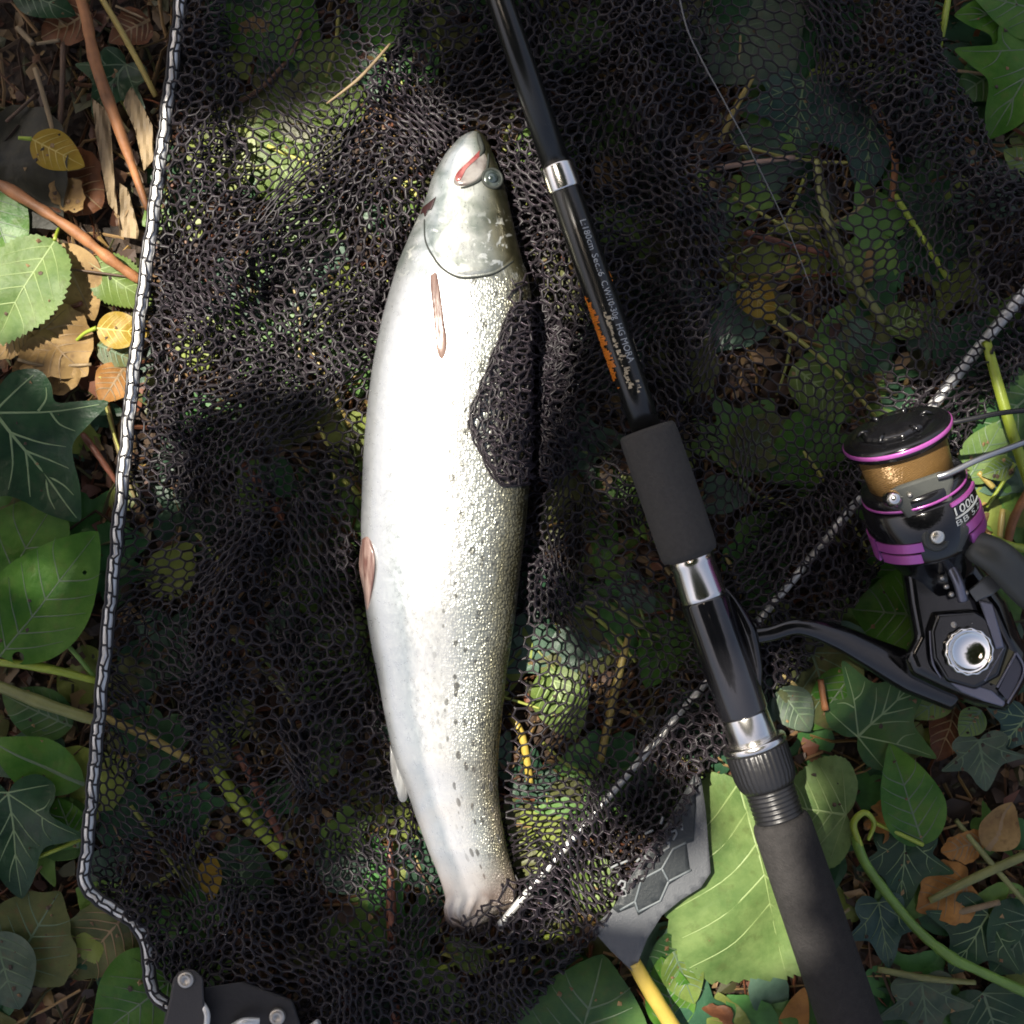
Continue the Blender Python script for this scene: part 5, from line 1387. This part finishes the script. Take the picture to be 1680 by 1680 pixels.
def line_mat():
    m, n, l, b = new_mat('bronze_braid')
    tc = n.new('ShaderNodeTexCoord')
    wv = n.new('ShaderNodeTexWave'); wv.inputs['Scale'].default_value = 560; wv.inputs['Distortion'].default_value = 3.5; wv.inputs['Detail'].default_value = 2
    mp = n.new('ShaderNodeMapping'); mp.inputs['Rotation'].default_value = (0, 0, R(-66)); l.new(tc.outputs['Object'], mp.inputs['Vector']); l.new(mp.outputs[0], wv.inputs['Vector'])
    rp = n.new('ShaderNodeValToRGB'); rp.color_ramp.elements[0].color = (.11, .055, .016, 1); rp.color_ramp.elements[1].color = (.30, .175, .06, 1)
    l.new(wv.outputs['Fac'], rp.inputs[0]); l.new(rp.outputs[0], b.inputs['Base Color'])
    b.inputs['Roughness'].default_value = .32; b.inputs['Metallic'].default_value = .3
    bp = n.new('ShaderNodeBump'); bp.inputs['Strength'].default_value = .6; bp.inputs['Distance'].default_value = .0006
    l.new(wv.outputs['Fac'], bp.inputs['Height']); l.new(bp.outputs[0], b.inputs['Normal'])
    return m
spool = rl('spool', [(2, 20), (3, 74), (4, 82), (7, 86), (9, 87), (24, 86), (27, 80), (28, 60)], M_RBLACK)
rl('spool_ring', [(9, 80), (10, 88.2), (11, 89), (16, 89), (17, 88.2), (18, 80)], M_PURPLE, spool, caps=False)
rl('wound_line', [(26, 60), (27, 72), (34, 72.5), (60, 71), (92, 69), (96, 60)], line_mat(), spool)
rl('spool_skirt', [(93, 50), (94, 80), (96, 84), (104, 85), (106, 85), (116, 85), (118, 80)], M_RBLACK, spool)
rl('skirt_ring', [(109, 80), (110, 86), (114, 86), (115, 80)], M_PURPLE, spool, caps=False)
knob = rl('drag_knob', [(-12, .01), (-12, 22), (-11, 26), (-6, 48), (-3, 52), (3, 54)], M_RBLACK, seg=96, ripple=lambda i, a: .05 * max(0, math.sin(10 * a)) if i > 1 else 0)
mb = MB()
for k in range(6):
    p = rpt(-6, 60 * k + 15, 42); q = rpt(-6, 60 * k + 15, 62); mb.add(*tube([p, (p + q) / 2 + ra * .0006, q - ra * .001], [.0009, .0010, .0005], 8))
mb.build('drag_click', M_RBLACK, knob)
rotor = rl('rotor', [(117, 60), (118, 84), (122, 90), (160, 92), (165, 92), (204, 91), (215, 84), (236, 70), (262, 58), (290, 55), (300, 40)], M_RBLACK)
def arc_panel(name, t0, t1, p0, p1, r, mat, parent, th=.0005, K=16):
    v = []; f = []
    for k in range(K + 1):
        p = p0 + (p1 - p0) * k / K
        v += [rpt(t0, p, r), rpt(t1, p, r), rpt(t1, p, r - 4), rpt(t0, p, r - 4)]
    for k in range(K):
        a = 4 * k
        for j in range(4): f.append((a + j, a + (j + 1) % 4, a + 4 + (j + 1) % 4, a + 4 + j))
    f += [(3, 2, 1, 0), (4 * K, 4 * K + 1, 4 * K + 2, 4 * K + 3)]
    return mk(name, v, f, mat, parent, smooth=False)
for (t0, t1, a, b) in ((168, 184, 18, 82), (188, 204, 24, 80), (166, 206, 84, 120), (168, 184, -80, -26), (188, 204, -76, -30), (166, 206, -122, -84), (122, 128, 12, 60)):
    arc_panel('rotor_trim', t0, t1, a, b, 94, M_PURPLE, rotor)
def rotor_text(txt, t_base, phi0, phi1, size):
    v, f = text_mesh(txt, 1.0); x0, x1 = v[:, 0].min(), v[:, 0].max()
    out = [rpt(t_base - q[1] * size, phi0 + (q[0] - x0) / (x1 - x0) * (phi1 - phi0), 92.8) for q in v]
    return mk('lettering', out, f, M_WHITE, rotor, smooth=False)
rotor_text('1000', 146, 14, 46, 21)
rotor_text('BB 5.2:1', 163, 12, 62, 14)
arc_panel('rotor_line', 148.5, 151, 13, 60, 93, M_WHITE, rotor, K=10)

# bail arm over the rotor
arm = [(1455, 806), (1474, 796), (1540, 774), (1560, 772), (1566, 790), (1560, 806), (1566, 830), (1592, 868), (1580, 905), (1545, 912), (1516, 898), (1496, 866), (1480, 838), (1460, 830)]
v, f = slab(arm, lambda x, y: .078 - (y - 780) * .00007, .007)
o = mk('bail_arm', v, f, M_RDARK, reel, smooth=False); bv = o.modifiers.new('bevel', 'BEVEL'); bv.width = .0018; bv.segments = 3
bail = o
c = P(1466, 818, .0775)
v, f = lathe(c - Vector((0, 0, .004)), (0, 0, 1), (1, 0, 0), [(0, 14 * PXL), (.004, 14 * PXL), (.0065, 10 * PXL), (.0075, 5 * PXL), (.0077, .00001)], 24)
mk('line_roller', v, f, M_CHROME, bail)
v, f = lathe(P(1492, 812, .076), (0, 0, 1), (1, 0, 0), [(0, 4 * PXL), (.0012, 4 * PXL), (.0016, .00001)], 12)
mk('screw', v, f, M_NICKEL, bail)
c = P(1535, 880, .070)
v, f = lathe(c, (.1, -.1, 1), (1, 0, 0), [(-.003, 24 * PXL), (.0016, 24 * PXL), (.0024, 20 * PXL), (.0024, 13 * PXL), (.001, 13 * PXL)], 32)
mk('pivot_collar', v, f, M_RDARK, bail)
v, f = lathe(c + Vector((0, 0, .0012)), (.1, -.1, 1), (1, 0, 0), [(0, 12.5 * PXL), (.0016, 12 * PXL), (.0024, 9 * PXL), (.0026, .00001)], 24)
sc_ = mk('screw', v, f, simple('bright_screw', (.78, .74, .64), .28, metal=.9, bump=(.3, 400)), bail)
# wires of the bail
wire([(1538, 782, .080), (1560, 775, .081), (1610, 752, .080), (1690, 722, .074), (1790, 680, .066)], 4.6, 'bail_wire', simple('dark_steel_wire', (.35, .36, .37), .28, metal=.9), reel)
wire([(1545, 696, .060), (1580, 690, .062), (1640, 678, .064), (1700, 672, .064), (1800, 668, .064)], 4, 'bail_wire', simple('black_wire', (.012, .012, .014), .25), reel)
# crank arm
pp = smooth_path([tuple(P(1584, 884, .060)), tuple(P(1606, 898, .064)), tuple(P(1640, 918, .066)), tuple(P(1690, 968, .062)), tuple(P(1760, 1020, .058))], 6)
v, f = tube(pp, [PXL * q for q in np.interp(np.linspace(0, 4, len(pp)), range(5), [16, 27, 30, 32, 30])], 16, flat=.75)
mk('crank_arm', v, f, M_RDARK, reel)
# gear housing
def housing(name, poly, levels, mat, parent=reel, sub=2, cen=None):
    poly = [np.array(p, float) for p in poly]
    c = np.mean(poly, 0) if cen is None else np.array(cen, float)
    n = len(poly); v = []; f = []
    for z, k in levels:
        for p in poly:
            q = c + (p - c) * k; v.append(P(q[0], q[1], z))
    for i in range(len(levels) - 1):
        for k in range(n):
            a = i * n + k; b = i * n + (k + 1) % n
            f.append((a, a + n, b + n, b))
    f.append(tuple(range(n))); f.append(tuple(range(len(levels) * n - 1, (len(levels) - 1) * n - 1, -1)))
    o = mk(name, v, f, mat, parent, smooth=True)
    bv = o.modifiers.new('bevel', 'BEVEL'); bv.width = .0016; bv.segments = 3; bv.angle_limit = R(25)
    wn_ = o.modifiers.new('wn', 'WEIGHTED_NORMAL')
    return o
BODY = [(1474, 905), (1540, 900), (1600, 915), (1652, 985), (1672, 1040), (1690, 1075), (1688, 1110), (1652, 1166), (1600, 1158), (1545, 1136), (1490, 1110), (1478, 1080), (1496, 1045), (1484, 980)]
gb = housing('gear_housing', BODY, [(.010, .90), (.016, 1.0), (.040, 1.0), (.047, .93), (.050, .80)], M_RBLACK)
SIDE = [(1536, 1005), (1600, 1000), (1634, 1020), (1656, 1062), (1640, 1110), (1600, 1132), (1552, 1118), (1530, 1080), (1526, 1035)]
housing('side_plate', SIDE, [(.046, 1.0), (.0535, 1.0), (.0555, .93)], M_RBLACK, gb)
M_TRIM = simple('blue_grey_metal', (.19, .19, .23), .28, metal=.7)
v, f = slab([(1546, 1100), (1562, 1106), (1592, 1122), (1628, 1133), (1650, 1152), (1646, 1160), (1612, 1150), (1578, 1136), (1556, 1118)], lambda x, y: .0525, .004)
o = mk('trim_and_reflection', v, f, M_TRIM, gb, smooth=False); bv = o.modifiers.new('bevel', 'BEVEL'); bv.width = .0008; bv.segments = 2  # grey-blue strip: a reflection on the housing built as a plate
v, f = slab([(1605, 985), (1628, 988), (1640, 1030), (1648, 1062), (1634, 1066), (1622, 1030)], lambda x, y: .0565, .004)
o = mk('trim_and_reflection', v, f, M_TRIM, gb, smooth=False); bv = o.modifiers.new('bevel', 'BEVEL'); bv.width = .0008; bv.segments = 2
v, f = slab([(1588, 968), (1618, 944), (1652, 956), (1630, 975), (1602, 988)], lambda x, y: .0555, .004)
o = mk('trim_and_reflection', v, f, simple('grey_trim', (.16, .165, .16), .3, metal=.6), gb, smooth=False); bv = o.modifiers.new('bevel', 'BEVEL'); bv.width = .0008; bv.segments = 2
v, f = slab([(1650, 1062), (1664, 1070), (1634, 1124), (1618, 1118)], lambda x, y: .0535, .003)
mk('trim_and_reflection', v, f, simple('bronze_trim', (.11, .10, .055), .3, metal=.7), gb, smooth=False)
v, f = slab([(1668, 1072), (1680, 1100), (1654, 1150), (1638, 1132)], lambda x, y: .052, .003)
mk('trim_and_reflection', v, f, simple('navy_trim', (.02, .022, .045), .25, coat=.5), gb, smooth=False)
wire([(1647, 1061, .055), (1615, 1117, .055)], 2, 'trim_edge', M_TRIM, gb)
wire([(1667, 1070, .054), (1636, 1128, .054)], 2, 'trim_edge', M_TRIM, gb)
wire([(1667, 1070, .054), (1680, 1102, .053), (1653, 1154, .052)], 1.8, 'trim_edge', M_TRIM, gb)
wire([(1526, 1035, .053), (1530, 1085, .053), (1544, 1112, .052)], 1.8, 'trim_edge', M_TRIM, gb)
# chrome cap
cc_ = P(1586, 1068, .054)
v, f = lathe(cc_, (-.05, .05, 1), (1, 0, 0), [(-.003, 36 * PXL), (.001, 38 * PXL), (.0035, 40 * PXL), (.0050, 38 * PXL), (.0052, 34 * PXL), (.0040, 31 * PXL), (.0024, 22 * PXL), (.0018, 10 * PXL), (.0017, .00001)], 72, True, lambda i, a: .03 * math.sin(14 * a) if i in (2, 3) else 0)
mk('handle_cap', v, f, simple('chrome_cap', (.88, .87, .84), .12, metal=1.0), reel)
v, f = lathe(P(1562, 1024, .053), (0, 0, 1), (1, 0, 0), [(0, 9 * PXL), (.0022, 8 * PXL), (.003, .00001)], 20)
mk('screw', v, f, M_NICKEL, gb)
v, f = lathe(P(1592, 1022, .053), (0, 0, 1), (1, 0, 0), [(0, 6 * PXL), (.002, 5 * PXL), (.0026, .00001)], 20)
mk('screw', v, f, M_NICKEL, gb)
# neck ridge under the rotor
pp = [P(1560, 930, .058), P(1572, 955, .059), P(1580, 985, .057)]
v, f = tube(smooth_path([tuple(p) for p in pp], 6), [9 * PXL] * 13, 12); mk('neck_ridge', v, f, M_TRIM, gb)
mb = MB()
for k, (x, y) in enumerate([(1545, 948), (1566, 952), (1572, 968), (1560, 975), (1584, 972), (1552, 962)]):
    mb.add(*lathe(P(x, y, .058), (0, 0, 1), (1, 0, 0), [(0, 5 * PXL), (.0014, 4 * PXL), (.002, .00001)], 12))
mb.build('bearing', M_NICKEL, gb)
# foot and stem
pts = [(1218, 1046, .036), (1262, 1040, .036), (1312, 1028, .036), (1372, 1044, .034), (1430, 1072, .032), (1495, 1104, .030), (1570, 1135, .030)]
pp = smooth_path([tuple(P(*q)) for q in pts], 8)
v, f = tube(pp, [PXL * q for q in np.interp(np.linspace(0, 6, len(pp)), range(7), [15, 13, 14, 21, 27, 36, 34])], 20, flat=.7)
stemo = mk('stem', v, f, M_RBLACK, reel)
ft = [rod_pt(y, 78, 78, q * S) for y, q in ((975, -4), (1000, 4), (1030, 9), (1052, 11), (1080, 9), (1110, 5), (1140, -3))]
v, f = tube(smooth_path([tuple(q) for q in ft], 6), [PXL * q for q in np.interp(np.linspace(0, 6, 37), range(7), [4, 8, 12, 14, 12, 9, 4])], 16)
mk('foot', v, f, M_RBLACK, reel)

# loose fishing line
M_MONO = simple('clear_grey_line', (.15, .15, .15), .35)
pp = smooth_path([tuple(P(x, y, z)) for x, y, z in [(1108, -40, .03), (1125, 40, .031), (1152, 100, .029), (1190, 170, .030), (1240, 265, .026), (1290, 370, .022), (1330, 470, .020)]], 8)
v, f = tube(pp, [.00045 - .00022 * i / len(pp) for i in range(len(pp))], 6)
o = mk('fishing_line', v, f, M_MONO); tag(o, 'thin grey fishing line slanting across the net beside the rod', 'fishing line')

# ================================================================== OVERHANGING TREE (out of view, its gaps shaped to drop sun on chosen spots)
def build_tree():
    rg = np.random.default_rng(77)
    PATCH_ = [  # sun flecks on the ground: px, py, half-axes, turn (deg)
      (728, 800, 118, 480, -4), (760, 1340, 70, 105, 12), (390, 480, 120, 70, 25), (600, 215, 95, 95, 0), (500, 330, 70, 60, 0),
      (120, 370, 110, 45, 32), (25, 470, 60, 60, 0), (190, 470, 50, 40, 0), (195, 830, 40, 80, 0), (250, 300, 30, 110, 0),
      (1590, 580, 75, 95, 40), (1150, 945, 45, 45, 0), (1590, 1070, 55, 55, 0), (1500, 740, 70, 60, 0), (1225, 1470, 50, 130, 0),
      (920, 1410, 90, 60, -50), (1030, 1545, 50, 50, 0), (1080, 1640, 50, 60, 0), (908, 290, 45, 45, 0), (1240, 1200, 45, 45, 0),
      (1540, 870, 45, 45, 0), (430, 1370, 45, 45, 30), (760, 300, 40, 60, 0), (60, 590, 60, 40, 0), (1350, 1270, 40, 40, 0)]
    PATCH_ += [(rg.uniform(150, 1500), rg.uniform(0, 1650), rg.uniform(12, 24), rg.uniform(12, 24), 0) for _ in range(24)]  # extra random gaps added to scatter glints on the net
    pc = [(np.array(P(x, y, .03))[:2], a * S, b * S, R(-t)) for x, y, a, b, t in PATCH_]
    d = np.array(SUN)
    def blocked(q):
        g = q - d[None] * ((q[:, 2] - .03) / d[2])[:, None]
        for c, a, b, t in pc:
            dx, dy = g[:, 0] - c[0], g[:, 1] - c[1]
            u = dx * math.cos(t) + dy * math.sin(t); w = -dx * math.sin(t) + dy * math.cos(t)
            if ((u / a) ** 2 + (w / b) ** 2 < 1).any(): return True
        return False
    v = []; f = []
    C = d / d[2] * 1.75
    N = 0
    while N < 13500:
        rr = 1.35 * math.sqrt(rg.random()); an = rg.uniform(0, 6.28)
        z = rg.uniform(1.45, 2.1)
        c = d / d[2] * z + np.array((rr * math.cos(an), rr * math.sin(an), 0)); c[2] = z
        L = rg.uniform(.055, .115); w = L * rg.uniform(.5, .7)
        yaw = rg.uniform(0, 6.28); t1, t2 = rg.normal(0, .35, 2)
        ax = np.array((math.cos(yaw), math.sin(yaw), t1)); bx = np.array((-math.sin(yaw), math.cos(yaw), t2))
        loc = [(-.5, 0, 0), (-.15, .5, .06), (.25, .38, .05), (.5, 0, 0), (.25, -.38, .05), (-.15, -.5, .06), (0, 0, -.02)]
        q = np.array([c + ax * a * L + bx * b * w + np.array((0, 0, h * L)) for a, b, h in loc])
        if blocked(q): 
            if rg.random() < .02: N += 0
            N += 0.25
            continue
        n0 = len(v); v.extend(q.tolist())
        for k in range(6): f.append((n0 + 6, n0 + k, n0 + (k + 1) % 6))
        N += 1
    base = Vector((C[0] - 1.7, C[1] + .9, -.01))
    tree = thing('tree', 'unseen leafy tree bough overhead, gaps shaped to dapple the net', 'tree', base)
    bark = M_STEM['darkbark']
    top = Vector((C[0] - .9, C[1] + .45, 1.9))
    mb = MB()
    pts = smooth_path([tuple(base), tuple(base + Vector((.05, 0, .6))), tuple(base + Vector((.25, -.1, 1.3))), tuple(top)], 8)
    mb.add(*tube(pts, np.linspace(.11, .06, len(pts)), 12))
    mb.build('trunk', bark, tree)
    mb = MB()
    for k in range(9):
        a = -2.6 + k * .55
        e = Vector((C[0], C[1], 1.85)) + Vector((math.cos(a), math.sin(a), 0)) * 1.1
        m_ = (top + e) / 2 + Vector((0, 0, .25))
        pts = [tuple(top - Vector((0, 0, .1))), tuple(m_), tuple(e + Vector((0, 0, .2)))]
        sp_ = smooth_path(pts, 10)
        bad = blocked(np.array(sp_))
        if not bad: 
            g_ = np.array(sp_) - d[None] * ((np.array(sp_)[:, 2]) / d[2])[:, None]
            if not ((np.abs(g_[:, 0]) < .32) & (np.abs(g_[:, 1]) < .32)).any(): mb.add(*tube(sp_, np.linspace(.03, .008, len(sp_)), 7))
    if mb.n: mb.build('bough', bark, tree)
    o = mk('foliage', np.array(v), f, leaf_mat('canopy_leaf', (.035, .085, .02), (.07, .14, .03), .45, .35), tree, smooth=False)
    o['kind'] = 'stuff'
build_tree()
